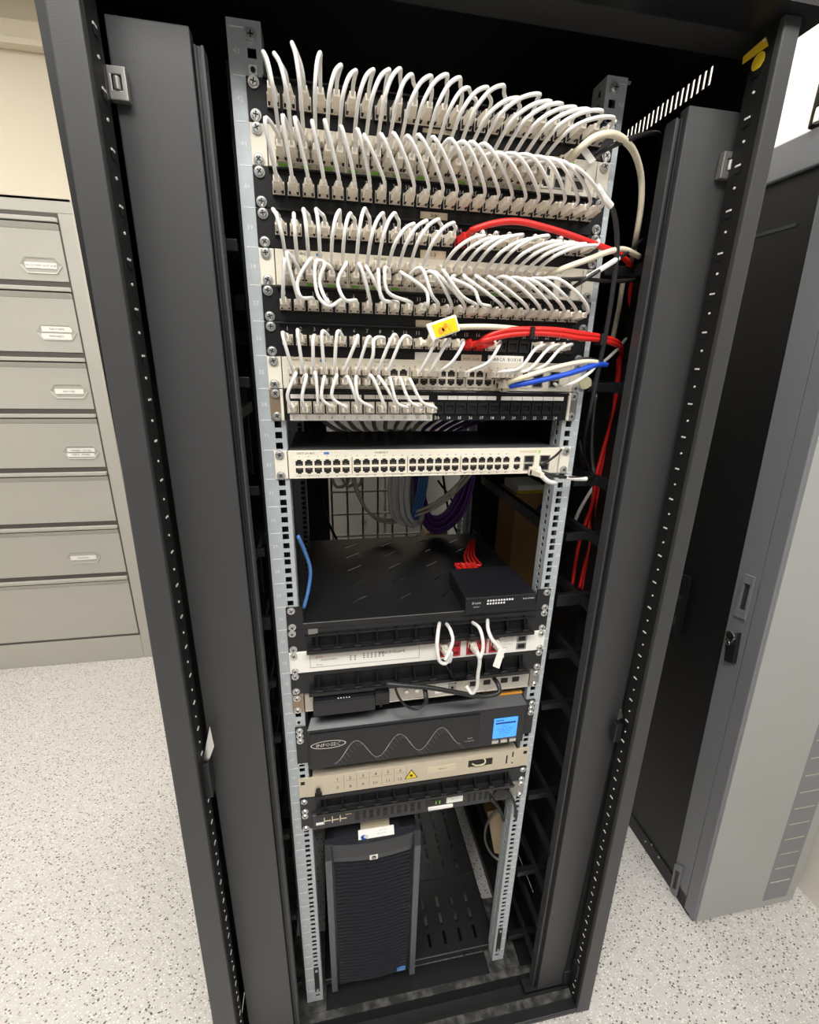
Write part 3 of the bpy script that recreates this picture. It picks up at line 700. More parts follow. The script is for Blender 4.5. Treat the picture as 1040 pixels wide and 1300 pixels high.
# black cords
cord('network_cable', 'black cord with white sleeve falling along the right rail', 'cable', pc([(757, 236, -50), (766, 250, -50), (777, 264, -46), (783, 290, -42), (783, 330, -40), (778, 370, -38), (770, 420, -34), (760, 470, -28), (752, 510, -10), (742, 560, 40), (742, 600, 80)], 0), 3.4, M_BCORD, group='black network cords')
sl = pc([(757, 236, -50), (766, 250, -50), (776, 262, -46)], 0)
MB().tube(spline(sl, 4), 4.4, M_LABEL, 8).text('P21', 6, at(763, 244, y=-56), M_INK).build('sleeve', C.objects[-1])
cord('network_cable', 'black cord curving from the top panel over the right rail', 'cable', pc([(755, 200, -10), (772, 188, -40), (795, 178, -46), (820, 170, -20), (836, 170, 20), (840, 180, 60)], 0), 3.2, M_BCORD, group='black network cords')
cord('network_cable', 'black cord with grey sleeve reaching up to the highest right rung', 'cable', pc([(722, 368, -20), (738, 358, -50), (752, 349, -54), (780, 331, -40), (800, 318, -8), (816, 304, 30)], 0), 2.8, M_BCORD, group='black network cords')
sl = pc([(744, 353, -52), (766, 340, -50), (785, 328, -38)], 0); MB().tube(spline(sl, 4), 3.6, M_LABEL, 8).build('sleeve', C.objects[-1])
cord('network_cable', 'black cord lying flat across the right rail beside the second switch', 'cable', pc([(712, 356, -30), (740, 354, -40), (770, 357, -30), (800, 356, 0), (812, 354, 30)], 0), 2.8, M_BCORD, group='black network cords')
cord('network_cable', 'black and white cord arching over the blue cord at the third switch', 'cable', pc([(718, 463, -30), (730, 458, -44), (745, 455, -44), (760, 458, -30), (770, 462, -5)], 0), 2.2, M_BCORD, group='black network cords')
cord('network_cable', 'bright blue cord leaving the third switch towards the right channel', 'cable', pc([(648, 490, -40), (665, 487, -58), (690, 482, -58), (720, 475, -56), (745, 467, -50), (758, 463, -40), (770, 463, -10)], 0), 4.0, M_BLUE, ((at(640, 491, y=-4), None),))
cord('network_cable', 'cream cord running just above the blue cord at the third switch', 'cable', pc([(645, 486, -40), (665, 479, -62), (690, 471, -62), (720, 463, -58), (745, 459, -50), (758, 460, -40)], 0), 3.6, M_CREAM, ((at(634, 488, y=-4), None),), 'cream network cords')
cord('network_cable', 'white and black cord curling under the blue cord near the right ear', 'cable', pc([(704, 487, -14), (712, 491, -40), (728, 486, -52), (742, 478, -52), (752, 470, -46), (757, 463, -36)], 0), 2.4, M_CORD)
cord('network_cable', 'grey cord rising to the right channel from the black knot', 'cable', pc([(762, 463, -20), (775, 452, -10), (786, 441, 20), (795, 430, 50)], 0), 2.6, mat('grey_cord_jacket', '8c8c8a', 0.4))
cord('network_cable', 'black cord hanging in the channel beside the long red cords', 'cable', pc([(742, 600, 80), (738, 580, 60), (736, 560, 45), (738, 570, 45), (745, 590, 60), (754, 604, 70)], 0), 3.0, M_BCORD, group='black network cords')
cord('network_cable', 'black cord with white sleeve leaving the lone switch at its right end', 'cable', pc([(680, 598, -6), (690, 600, -30), (705, 604, -34), (722, 606, -30), (740, 607, -14), (753, 605, 20)], 0), 2.8, M_BCORD, ((at(676, 597, y=-5), None),), 'black network cords')
sl = pc([(718, 606, -31), (730, 607.5, -24), (744, 608, -10)], 0); MB().tube(spline(sl, 4), 3.8, M_LABEL, 8).build('sleeve', C.objects[-1])
cord('network_cable', 'short black lead curving up in front of the lone switch ear', 'cable', pc([(688, 590, -8), (698, 584, -26), (706, 578, -22), (713, 571, -6)], 0), 2.0, M_BCORD, group='black network cords')
cord('network_cable', 'white cord drooping below the lone switch beside its right ear', 'cable', pc([(684, 594, -10), (687, 603, -30), (696, 611, -34), (706, 613, -26)], 0), 4.0, M_CORD)
cord('network_cable', 'white cord leaning in the right channel beside the red cords', 'cable', pc([(755, 616, 90), (745, 632, 92), (735, 650, 95), (727, 670, 98)], 0), 3.6, M_CORD)
cord('network_cable', 'pale grey cord hanging behind the black channel rungs', 'cable', pc([(757, 500, 110), (753, 540, 110), (752, 580, 112), (755, 602, 110)], 0), 3.6, M_DULL)

# ================================================================== SHELF AND SMALL SWITCH
SZ = -744
t = thing('rack_shelf', 'black slotted rack shelf spanning the rails below the open gap', 'shelf', (0, 0, SZ-8))
us = [-214, 214]; sh = MB()
sh.box(-214, 214, 0, 372, SZ-3, SZ-1.0, M_BLK) if False else None
# plate with diagonal slots: rows of slanted quads cut as cells
xs = [-214]; 
cols_ = [(-128, -98), (-40, -10), (46, 76), (132, 162)]
for a, b2 in cols_: xs += [a, b2]
xs += [214]; ys = [0]
for y0 in (64, 132, 200, 268, 326): ys += [y0, y0+7]
ys += [372]
# slanted slots need their own outline: shear each slot cell by building the plate in strips
def sheared(mb, xs, ys, holes, z, t, m, sh_):
    nx, ny = len(xs), len(ys); vv = []
    inner = lambda a, b: 0 < b < ny-1 and 0 < a < nx-1
    for d in (0, -t):
        for b in range(ny):
            for a in range(nx):
                y = ys[b]
                if inner(a, b): y += (sh_ if a % 2 == 0 else -sh_)
                vv.append((xs[a], y, z+d))
    I = lambda a, b, d: d*nx*ny+b*nx+a; ff = []
    ok = lambda a, b: 0 <= a < nx-1 and 0 <= b < ny-1 and (a, b) not in holes
    for a in range(nx-1):
        for b in range(ny-1):
            if not ok(a, b): continue
            ff.append((I(a, b, 0), I(a+1, b, 0), I(a+1, b+1, 0), I(a, b+1, 0))); ff.append((I(a, b+1, 1), I(a+1, b+1, 1), I(a+1, b, 1), I(a, b, 1)))
            for (c1, c2, e) in (((a-1, b), None, ((a, b), (a, b+1))), ((a+1, b), None, ((a+1, b+1), (a+1, b))), ((a, b-1), None, ((a+1, b), (a, b))), ((a, b+1), None, ((a, b+1), (a+1, b+1)))):
                if not ok(*c1): ff.append((I(*e[0], 0), I(*e[1], 0), I(*e[1], 1), I(*e[0], 1)))
    mb.add(vv, ff, m)
pl = MB(); holes = set((a, b) for a in range(1, 9, 2) for b in range(1, 11, 2))
sheared(pl, xs, ys, holes, SZ, 1.6, M_BLK, 12); pl.build('shelf_plate', t)
fr = MB().box(-214, 214, -2, 0, SZ-24, SZ, M_BLK); fr.box(-214, 214, -2.6, -2, SZ-1.2, SZ, M_DULL); fr.box(-214, 214, -6, 0, SZ-26, SZ-24, M_BLK); fr.build('front_lip', t)
for sg in (-1, 1):
    MB().box(sg*214, sg*241, -2.6, 0, -U*17+.4, -U*16-.4, M_BLK).build('ear', t, bevel=.6)
    MB().box(sg*212, sg*214, 0, 372, SZ-1.6, SZ+14, M_BLK).build('side_lip', t)
MB().box(-206, -190, -4, -2.6, SZ-22, SZ-12, M_DULL).build('clip', t)
screws(t, -U*16-6.35, -U*16-38.1)
t = thing('network_switch', 'small black desktop switch at the right end of the slotted shelf', 'network switch', (150, 0, SZ))
q0 = at(595, 773, y=-14); q1 = at(690, 755, y=-14)
MB().hexa([(72, -14, SZ+.2), (209, -14, SZ+.2), (207, 110, SZ+.2), (74, 110, SZ+.2)], [(72, -10, SZ+30), (209, -10, SZ+30), (207, 110, SZ+30), (74, 110, SZ+30)], M_GLOSS if False else M_UPS).build('case', t, bevel=2)
d = MB().text('D-Link', 6, (92, -14.3, SZ+21), M_WINK)
for r in range(2):
    for k in range(10 if r == 0 else 7): d.box(112+k*5.2, 115+k*5.2, -14.2, -13.0, SZ+16+6*(1-r), SZ+19+6*(1-r), M_WINK)
d.text('10/100', 4, (92, -14.3, SZ+13), M_WINK); d.text('DGS-1008D', 4.6, (192, -13.9, SZ+23), M_WINK); d.build('front_print', t)
JR = [(600, 702), (598, 715), (600, 728)]
for j in range(4):
    cord('network_cable', ['leftmost', 'second', 'third', 'rightmost'][j]+' of four red cords fanning into the small black switch', 'cable',
         [(104+j*12, 140, SZ+14), (105+j*11, 165, SZ+14)]+[at(592+j*6, 718, z=SZ+12), at(590+j*4.2, 706, z=SZ+14), at(594+j*2.6, 695, z=SZ+20), at(598+j*1.6, 685, z=SZ+24)], 2.7, M_RED, (((104+j*12, 112, SZ+14), (0, 0, math.pi)),), 'red cords of the small black switch', pm=PLUGR)
# ================================================================== CABLE MANAGERS
def manager(zt, zb, label, front=-16):
    t = thing('cable_manager', label, 'cable manager', (0, 0, zb), 'black cable managers')
    f = MB().plate([-241.3, -221, -200, 200, 221, 241.3], [zb, zb+7, zt-8, zt], {(2, 1)}, 3, M_BLK, 'y', -3); f.build('faceplate', t, bevel=.5)
    MB().box(-214, 214, 0, 6, zb+3, zt-3, M_VOID).build('back_plate', t)
    c = MB().box(-210, 210, front, -3, zb+2, zb+5, M_BLK); c.box(-210, 210, front-2, front, zb+2, zb+9, M_GLOSS); c.build('lower_lip', t)
    for k in range(12):
        x = -192+k*35
        MB().prism([(x-2, 0, zb+7), (x-2, front, zb+7), (x-2, front, zb+12), (x-2, -4, zt-9), (x-2, 0, zt-8)], (4, 0, 0), M_GLOSS).box(x-6, x+6, front-1, front+1, zb+5, zb+14, M_GLOSS).build('finger', t)
    screws(t, zt-6, zb+6); return t
manager(-U*17-.3, -U*18+.3, 'black finger cable manager right under the slotted shelf')
manager(-U*19-.3, -U*20+.3, 'black finger cable manager under the white appliance with red ports')
manager(-1145.5, -1184, 'black finger cable manager under the beige numbered panel')
# ================================================================== WHITE APPLIANCE WITH RED PORTS
zt = -U*18-.3; zb = -U*19+.3; zc = (zt+zb)/2
t = thing('firewall', 'white rack appliance with red ports on the right of its front', 'network appliance', (0, 0, zb))
MB().box(-220, 220, 0, 300, zb+1, zt-1, M_WHITE).build('case', t, bevel=1)
MB().box(-241.3, 241.3, -4, 0, zb, zt, M_WHITE).build('front_panel', t, bevel=1)
d = MB(); x0, x1 = -206, -8
for (a, b2, c, e) in ((x0, x1, zt-8, zt-8.8), (x0, x1, zb+9.8, zb+9), (x0, x0+.8, zb+9, zt-8), (x1-.8, x1, zb+9, zt-8)): d.box(a, b2, -4.2, -4, e, c, M_DULL)
d.text('XTM', 6, (-196, -4.2, zt-14), M_RINK, center=False); d.text('Firebox M300', 5, (-186, -4.2, zt-20), M_INK, center=False); d.text('WatchGuard', 9, (-60, -4.2, zt-16), M_INK); d.text('ATTN', 4, (-190, -4.2, zb+14), M_INK)
for r in range(3):
    for k in range(2): d.box(-136+k*8, -133+k*8, -4.2, -4, zt-18-r*4, zt-16.6-r*4, M_INK)
    for k in range(6): d.box(-112+k*7, -109+k*7, -4.2, -4, zt-16-r*4, zt-14.4-r*4, M_INK)
for k in range(14): d.text('~', 7, (158+(k % 4)*5, -4.2, zt-9-(k//4)*7), M_INK)
d.build('front_print', t)
def rport(m):
    return MB().plate([-9.5, -6, 6, 9.5], [-8, -4.8, 4.4, 8], {(1, 1)}, 1.6, m, 'y', -1.6).box(-6, 6, -.5, 0, -4.8, 4.4, mat('deep_red_recess', '5a1016', .5)).box(-3, 3, -1.2, -.5, 1.0, 4.4, m).mesh('port')
RPORT = rport(M_REDP)
for x in (37, 61, 92, 112.5, 137):
    for z in (zt-13, zt-30): inst('port', RPORT, (x, -4, z), t)
for z in (zt-13, zt-30): MB().plate([183, 186, 200, 203], [z-7, z-5, z+5, z+7], {(1, 1)}, 1.2, M_DULL, 'y', -5.2).box(186, 200, -4.4, -4, z-5, z+5, M_VOID).build('usb_port', t)
screws(t, -U*18-6.35, -U*18-38.1, y=-4.2)
FZ = zt
def wcord(label, px, ends, r=3.4):
    cord('patch_cable', label, 'cable', px, r, M_CORD, ends, 'white cords of the white appliance')
a = Vector((37, -4, FZ-13)); wcord('white cord forming a teardrop loop in front of the leftmost red ports', [a+Vector((0, -34, 0)), a+Vector((0, -44, -3))]+pc([(573, 828, -50), (566, 842, -54), (559, 840, -54), (555, 822, -52), (556, 805, -44), (558, 791, -12)], 0), ((a, None),))
cord('patch_cable', 'white cord bending down from the manager beside the teardrop loop', 'cable', pc([(567, 792, -12), (572, 800, -40), (575, 812, -50), (571, 826, -56), (565, 838, -60)], 0), 3.2, M_CORD, group='white cords of the white appliance')
a = Vector((92, -4, FZ-13)); wcord('white cord running from a red port down to the grey router', [a+Vector((0, -34, 0)), a+Vector((2, -44, -4))]+pc([(606, 828, -52), (609, 838, -54), (607, 856, -50), (605, 874, -44), (599, 880, -40), (592, 871, -30)], 0), ((a, None),))
cord('patch_cable', 'white cord bowing down over the middle red ports', 'cable', pc([(600, 790, -12), (609, 798, -40), (613, 812, -50), (613, 826, -54), (609, 836, -56)], 0), 3.2, M_CORD, group='white cords of the white appliance')
a = Vector((137, -4, FZ-13)); wcord('white cord with a hanging paper tag at the rightmost red port', [a+Vector((0, -34, 0)), a+Vector((-2, -46, -2))]+pc([(633, 822, -54), (624, 810, -50), (620, 800, -42), (619, 787, -12)], 0), ((a, None),))
MB().prism([at(633, 825, y=-58), at(642, 824, y=-58), at(634, 849, y=-60), at(626, 846, y=-60)], (0, 1.4, 0), M_LABEL).build('tag', [o for o in C.objects if o.name.startswith('patch_cable')][-1])
cord('network_cable', 'thin dark wire hanging from the teardrop loop to the router label', 'cable', pc([(566, 844, -56), (572, 854, -40), (577, 864, -10)], 0), .9, M_BCORD)
# ================================================================== GREY ROUTER AND BLACK BRICK
zt, zb = -892.5, -931
t = thing('router', 'grey metal router with a white paper label, behind black cables', 'router', (0, 0, zb))
MB().box(-219, 219, 2, 240, zb, zt, M_DULL).build('case', t, bevel=1)
MB().box(-219, 219, -2, 2, zb, zt, mat('silver_router_front', 'b9b4aa', .34, .5, .06, 40)).box(-219, 219, -3, -2, zt-2, zt, M_DULL).box(-219, 219, -3, -2, zb, zb+2, M_SILV).build('front_panel', t)
for sg in (-1, 1): MB().box(sg*221, sg*241.3, -2.6, 0, zb, zt, M_BROWN if sg < 0 else M_DULL).build('ear', t, bevel=.6)
lab(t, ((553, 867), (577, 878)), -3, M_LABEL, 'RT. INTERNET', ts=4.6)
for (xx) in (96, 124, 160, 184): MB().box(xx, xx+14, -3, -2, zb+16, zb+26, M_VOID).build('port', t)
MB().box(52, 68, -4, -2, zb+10, zb+28, M_DULL).cyl((60, -4.2, zb+19), (60, -4.6, zb+19), 3, M_VOID, 10).build('socket', t)
for x in (-30, -10): MB().cyl((x, -2, zb+20), (x, -4, zb+20), 4, M_STEEL, 10).build('knob', t)
screws(t, zt-6, zb+6)
t = thing('power_brick', 'flat black power brick in front of the left half of the router', 'power adapter', (-150, -30, -928))
b = MB().box(-204, -92, -26, -5, -925, -893, M_UPS); b.build('case', t, bevel=2.5)
MB().box(-92, -66, -26, -5, -914, -889, M_BLK).box(-84, -80, -27, -26, -918, -905, M_VOID).build('plug_end', t, bevel=2)
d = MB()
for k in range(5): d.box(-160+k*5, -158+k*5, -22, -20, -893, -892.6, M_WINK)
d.build('print_dots', t)
cord('power_cable', 'thick black cable crossing the router front from the brick to the right', 'cable', pc([(490, 868, -28), (510, 870, -34), (545, 873, -36), (585, 880, -38), (615, 884, -38), (634, 878, -34), (632, 868, -24), (627, 861, -6)], 0), 4.4, M_BCORD)
cord('power_cable', 'thin black cable hanging in a loop below the router', 'cable', pc([(502, 874, -26), (507, 886, -34), (517, 897, -38), (530, 900, -38), (539, 893, -36), (541, 882, -30), (538, 870, -14)], 0), 2.4, M_BCORD)
MB().tube(spline(pc([(541, 893, -36), (541, 884, -31), (539, 872, -18)], 0), 4), 4.6, M_BCORD, 8).build('plug', C.objects[-1])
# ================================================================== UPS
t = thing('power_supply_unit', 'wide charcoal backup power unit with a lit blue screen', 'power supply', (0, 0, -1066))
y0 = -14; ut, ub = -966, -1060
MB().hexa([(-217, y0, ub), (217, y0, ub), (217, 420, ub), (-217, 420, ub)], [(-217, y0, ut), (217, y0, ut), (217, 420, ut), (-217, 420, ut)], M_UPS).build('case', t, bevel=1.5)
MB().hexa([(-217, y0, ut), (217, y0, ut), (217, 420, ut), (-217, 420, ut)], [(-210, 4, ut+13), (210, 4, ut+13), (210, 420, ut+13), (-210, 420, ut+13)], M_UPS).build('sloped_top', t)
MB().box(-214, 118, y0-3, y0, ub+6, ut-8, M_BLK).build('left_bezel', t, bevel=1.5)
w_ = MB()
for j in range(9):
    pts = []
    for k in range(49):
        f = k/48; x = -170+f*250; z = -1016+24*math.sin((f*3.0-.25)*2*math.pi)*(1 if f > .0 else 1)-8+8*f
        pts.append((x+j*1.1, y0-3.4+0.02*j, z-j*1.6))
    if j == 0: w_.tube(pts, .9, M_SILV, 5)
    else:
        for k in range(0, 49): w_.box(pts[k][0]-.3, pts[k][0]+.3, y0-3.2, y0-3, pts[k][2]-.3, pts[k][2]+.3, M_DULL)
w_.build('sine_wave', t)
e = MB(); rx, rz = 33, 9.5; cx, cz = -180, -1000; N = 28
for k in range(N):
    a1, a2 = 2*math.pi*k/N, 2*math.pi*(k+1)/N
    e.add([(cx+rx*math.cos(a1), y0-3.3, cz+rz*math.sin(a1)), (cx+rx*math.cos(a2), y0-3.3, cz+rz*math.sin(a2)), (cx+(rx-2)*math.cos(a2), y0-3.3, cz+(rz-1.6)*math.sin(a2)), (cx+(rx-2)*math.cos(a1), y0-3.3, cz+(rz-1.6)*math.sin(a1))], [(0, 1, 2, 3)], M_SILV)
e.text('INFOSEC', 11.5, (cx, y0-3.4, cz), M_SILV); e.build('logo', t)
MB().text('E4 RT', 4, (100, y0-3.2, -1030), M_SILV).text('ON LINE UPS', 3.6, (98, y0-3.2, -1037), M_SILV).build('model_print', t)
sc = MB().box(149, 200, y0-1.2, y0, -1050+8, -992, M_LCD)
sc.box(153, 170, y0-1.4, y0-1.2, -998, -996, M_LCDI); sc.box(153, 196, y0-1.4, y0-1.2, -1006, -1002, M_LCDI)
for r in range(5): sc.text(['230 V', '50 Hz  LOAD', 'BATT 100', 'OUT 230', '- P1 -'][r], 6, (174, y0-1.4, -1012-r*6.2), M_LCDI)
sc.build('screen', t)
for k in range(3): MB().box(148+k*19, 162+k*19, y0-2.4, y0, -1054, -1047, M_SILV).build('button', t)
for sg in (-1, 1): 
    MB().box(sg*217, sg*240, -4, 2, -1052, -966, M_BLK).build('ear', t, bevel=.8)
for sg in (-1, 1):
    for z in (-972, -984, -996): inst('screw', SCREW, (sg*232, -4.2, z), t)
t = thing('folder', 'thin card with an orange edge lying on the backup power unit', 'folder', (150, 60, ut+13))
p = [at(616, 888, y=0), at(662, 881, y=0)]
MB().box(p[0].x, p[1].x+4, 6, 180, ut+13.2, ut+17, M_CARTON).box(p[0].x, p[1].x+4, 4.5, 6, ut+13.2, ut+17, M_ORANGE).build('card', t)
# ================================================================== BEIGE NUMBERED FIBRE PANEL
zt, zb = -1092, -1141
t = thing('fibre_tray', 'beige fibre optic panel with a yellow laser warning triangle', 'fibre panel', (0, 0, zb))
MB().box(-214, 214, 0, 220, zb+2, zt-2, M_BEIGE).build('drawer', t)
pa = MB().plate([-222, 99, 106, 160, 167, 222], [zb, zb+15, zt-13, zt], {(2, 1)}, 3, M_BEIGE, 'y', -4); pa.box(101, 166, -1, -.4, zb+12, zt-10, M_DARK); pa.build('front_panel', t, bevel=.6)
for sg in (-1, 1): MB().box(sg*222, sg*241.3, -3, 0, zb, zt, M_BEIGE).box(sg*229, sg*237, -3.4, -3, zt-16, zt-8, M_VOID).build('ear', t, bevel=.5)
d = MB()
for k in range(6):
    x = -166+k*25.4
    d.text(str(k+1), 11, (x, -4.2, zt-12), M_INK); d.text(str(k+7), 11, (x, -4.2, zb+14), M_INK); d.box(x+12.2, x+13, -4.2, -4, zb+6, zt-4, M_BROWN)
    d.box(x-8, x+9, -4.15, -4, zt-19.6, zt-18.8, M_BROWN)
d.build('port_numbers', t)
cx, cz = -16, (zt+zb)/2-3
w3 = MB().prism([(cx-14, -4.1, cz-10), (cx+14, -4.1, cz-10), (cx, -4.1, cz+14)], (0, -.4, 0), M_INK).prism([(cx-11.5, -4.5, cz-8.6), (cx+11.5, -4.5, cz-8.6), (cx, -4.5, cz+11)], (0, -.2, 0), M_YELB)
for k in range(8):
    aa = k*math.pi/4; w3.add([(cx+5.5*math.cos(aa), -4.9, cz-2+5.5*math.sin(aa)), (cx+math.cos(aa+1.57), -4.9, cz-2+math.sin(aa+1.57)), (cx+math.cos(aa-1.57), -4.9, cz-2+math.sin(aa-1.57))], [(0, 1, 2)], M_INK)
w3.build('laser_warning', t)
lb = MB().box(18, 78, -4.4, -4, zb+18, zb+34, M_TAN).text('FIBRE 01', 5, (50, -4.5, zb+26), M_INK); lb.build('paper_label', t)
MB().box(190, 193, -4.3, -4, zb+14, zb+36, M_VOID).box(203, 206, -4.3, -4, zb+30, zb+44, M_VOID).cyl((205, -4, zb+14), (205, -4.4, zb+14), 2, M_VOID, 8).build('slot_marks', t)
k = MB().cyl((-204, -4, zb+17), (-204, -12, zb+17), 4.5, M_VOID, 12).box(-211, -197, -14, -4, zb+2, zb+9, M_VOID); k.build('lock', t)
cord('network_cable', 'pale lead poking out of the oval cut-out of the beige panel', 'cable', [(112, 6, zb+22), (122, -7, zb+24), (140, -9, zb+29), (142, -6, zb+34), (136, 2, zb+34)], 1.6, M_TAPE)
# ================================================================== POWER STRIP
zt, zb = -1185, -1228
t = thing('power_strip', 'black rack power strip with a row of outlets above the tower', 'power strip', (0, 0, zb))
MB().box(-219, 206, -8, 110, zb, zt, mat('pdu_charcoal', '2b2b2e', 0.4)).build('case', t, bevel=1.5)
MB().box(-219, 206, -9, -8, zt-3, zt-2, M_DULL).build('edge_trim', t)
for sg in (-1, 1): MB().box(sg*219 if sg < 0 else 206, sg*241.3, -3, 0, zb, zt, M_DULL if sg > 0 else M_BLK).build('ear', t, bevel=.5)
for k in range(10):
    x = -128+k*14.5
    (MB().box(x-3, x+3, -8.6, -8, zb+12, zt-10, M_VOID) if k % 2 else MB().box(x-4.5, x+4.5, -8.6, -8, zb+23, zt-9, M_VOID).box(x-4.5, x+4.5, -8.6, -8, zb+10, zb+20, M_VOID)).build('outlet', t)
for k in range(4):
    x = 112+k*13; MB().box(x-3, x+3, -8.6, -8, zb+12, zt-10, M_VOID).build('outlet', t)
d = MB(); 
for k in range(3):
    d.box(-196+k*16, -194+k*16, -8.8, -8, zb+14, zt-12, M_TAN); d.box(-194+k*16, -182+k*16, -8.8, -8, zb+20, zb+22, M_TAN)
d.box(-152, -140, -8.8, -8, zt-13, zt-11, M_TAN); d.box(-212, -194, -8.8, -8, zb+13, zb+19, M_LABEL); d.build('front_print', t)
MB().box(16, 58, -8.8, -8, zb+18, zt-10, M_DARK).box(38, 40, -9, -8.8, zb+20, zt-14, M_GREEN).box(46, 48, -9, -8.8, zb+20, zt-14, M_GREEN).build('indicator', t)
MB().box(62, 98, -9, -8, zb+18, zt-6, M_LABEL).text('PDU-01', 5, (80, -9.1, zb+28), M_INK).build('paper_label', t)
MB().box(22, 76, -12, -8, zb+8, zb+14, M_LABEL).build('white_bar', t)
MB().cyl((182, -8, zt-20), (182, -11, zt-20), 14, M_DARK, 20).build('round_socket', t)
screws(t, zt-6, zb+4)
# ================================================================== TOWER SERVER
t = thing('tower_server', 'black tower server with a ribbed front standing in the rack bottom', 'computer', (-95, 200, -1800))
X0, X1, ST, SB, SY = -196, 8, -1292, -1800, -8
MB().box(X0+4, X1-4, 16, 480, SB, ST-3, M_UPS).build('case', t, bevel=2)
bz = MB().hexa([(X0, SY+22, SB), (X1, SY+22, SB), (X1, 16, SB), (X0, 16, SB)], [(X0, SY+22, ST), (X1, SY+22, ST), (X1, 16, ST), (X0, 16, ST)], M_SRV)
# curved head plate
def arc(n, x0, x1, dip): return [(x0+(x1-x0)*k/n, SY+12-dip*(1-(2*k/n-1)**2)) for k in range(n+1)]
hd = arc(10, X0+2, X1-2, 10); zc0, zc1 = ST-40, ST-2
top = [(x, y, zc1) for x, y in hd]+[(X1-2, 16, zc1), (X0+2, 16, zc1)]
bz.prism(top, (0, 0, zc0-zc1), M_SRV); bz.build('bezel', t)
nb = 36
RIB = None
for k in range(nb):
    z1 = ST-58-k*(440/nb); r_ = arc(8, X0+18, X1-18, 8)
    poly = [(x, y+2, z1) for x, y in r_]+[(X1-18, 14, z1), (X0+18, 14, z1)]
    low = [(p[0], p[1]+4.0, z1-8.4) for p in poly[:-2]]+[(X1-18, 14, z1-8.4), (X0+18, 14, z1-8.4)]
    n = len(poly); mb = MB().add(poly+low, [tuple(range(n)), tuple(range(n, 2*n))[::-1]]+[(i, n+i, n+(i+1) % n, (i+1) % n) for i in range(n)], M_SRV)
    mb.build('rib', t)
MB().box(X0+16, X1-16, 8, 13, SB+6, ST-42, M_VOID).build('grille_back', t)
b2 = [(x, y+1, ST-42) for x, y in arc(8, X0+16, X1-16, 8)]+[(X1-16, 14, ST-42), (X0+16, 14, ST-42)]
MB().prism(b2, (0, 0, -15), mat('server_badge_band', '3c3d40', .35)).build('badge_band', t)
for sg, xa, xb in ((-1, X0-2, X0+12), (1, X1-12, X1+2)):
    MB().hexa([(xa, SY+6, SB+2), (xb, SY+6, SB+2), (xb, 14, SB+2), (xa, 14, SB+2)], [(xa, SY, ST-34), (xb, SY, ST-34), (xb, 14, ST-34), (xa, 14, ST-34)], M_SRVG).hexa([(xa, SY, ST-34), (xb, SY, ST-34), (xb, 14, ST-34), (xa, 14, ST-34)], [(xa, SY+10, ST), (xb, SY+10, ST), (xb, 16, ST), (xa, 16, ST)], M_SRV).build('side_rail', t, bevel=1)
cx, cz, yl = -94, ST-49.5, SY+2.6
lg = MB().box(cx-9, cx+9, yl, yl+3, cz-6.5, cz+6.5, M_LABEL); ring = [(cx+5.2*math.cos(q*math.pi/10), yl-.2, cz+5.2*math.sin(q*math.pi/10)) for q in range(20)]
lg.add(ring, [tuple(range(20))], M_INK); lg.text('hp', 7.5, (cx, yl-.4, cz+.2), M_LABEL); lg.build('logo', t)
MB().box(X1-44, X1-22, SY+9, SY+12, SB+22, SB+34, M_LBLUE).text('Xeon', 5, (X1-33, SY+8.8, SB+28), M_WINK).build('blue_badge', t)
MB().box(-178, -34, 6, 60, ST-3, ST-1, M_SRV).build('top_plate', t)
def card(y, x0, x1, z0, z1, m, txts, nm): 
    c = MB().hexa([(x0, y, z0), (x1, y, z0), (x1, y+1, z0), (x0, y+1, z0)], [(x0, y+12, z1), (x1, y+12, z1), (x1, y+13, z1), (x0, y+13, z1)], m)
    for (tx, s_, dx, dz, mm) in txts: c.text(tx, s_, ((x0+x1)/2+dx, y+12*(dz)-.3, z0+(z1-z0)*dz), mm)
    return c.build(nm, t)
card(2, -126, -48, ST-4, ST+12, M_LABEL, (('EATON', 5, 14, .74, M_LBLUE), ('SERVICE DESK', 3.6, 12, .44, M_INK), ('24h', 3, 14, .18, M_INK)), 'service_label')
k = MB(); ring = [(-114+7*math.cos(q*math.pi/10), 3.5, ST+4+7*math.sin(q*math.pi/10)) for q in range(20)]; k.add(ring, [tuple(range(20))], M_BLUE); ring = [(-110+5*math.cos(q*math.pi/10), 3.2, ST+5.5+5*math.sin(q*math.pi/10)) for q in range(20)]; k.add(ring, [tuple(range(20))], M_LABEL); k.build('label_emblem', t)
card(22, -120, -56, ST-2, ST+20, M_TAN, (('S/N 8302', 6, 0, .75, M_INK),), 'paper_label')
card(40, -112, -64, ST-2, ST+32, M_TAN, (('A 5112', 6, 0, .85, M_INK),), 'paper_label')
# ================================================================== PERFORATED BOTTOM SHELF
t = thing('bottom_shelf', 'black perforated shelf on the rack bottom, under and beside the tower', 'shelf', (0, 200, -1830))
def perf(y0, y1, z, nm):
    xs = [-214]; 
    for k in range(10): xs += [-196+k*42.5, -188+k*42.5]
    xs += [236]; ys = [y0]; n = int((y1-y0-20)//44)
    for k in range(n): ys += [y0+16+k*44, y0+16+k*44+30]
    ys += [y1]
    hs = set((a, b) for ai, a in enumerate(range(1, len(xs)-1, 2)) for bi, b in enumerate(range(1, len(ys)-1, 2)) if (ai+bi) % 2 == 0 or True)
    # staggered columns: shift alternate columns in depth
    mb = MB(); mb.plate(xs, ys, hs, -2.0, M_BLK, 'z', z); return mb.build(nm, t)
perf(30, 206, -1800.5, 'front_plate'); perf(208, 700, -1800.5, 'rear_plate')
MB().box(-214, 236, 28, 30, -1826, -1800.5, M_BLK).box(-214, 236, 27.5, 28, -1806, -1804, M_DULL).build('front_edge', t)
MB().box(150, 158, 26.5, 28, -1822, -1812, M_VOID).build('lock_slot', t)
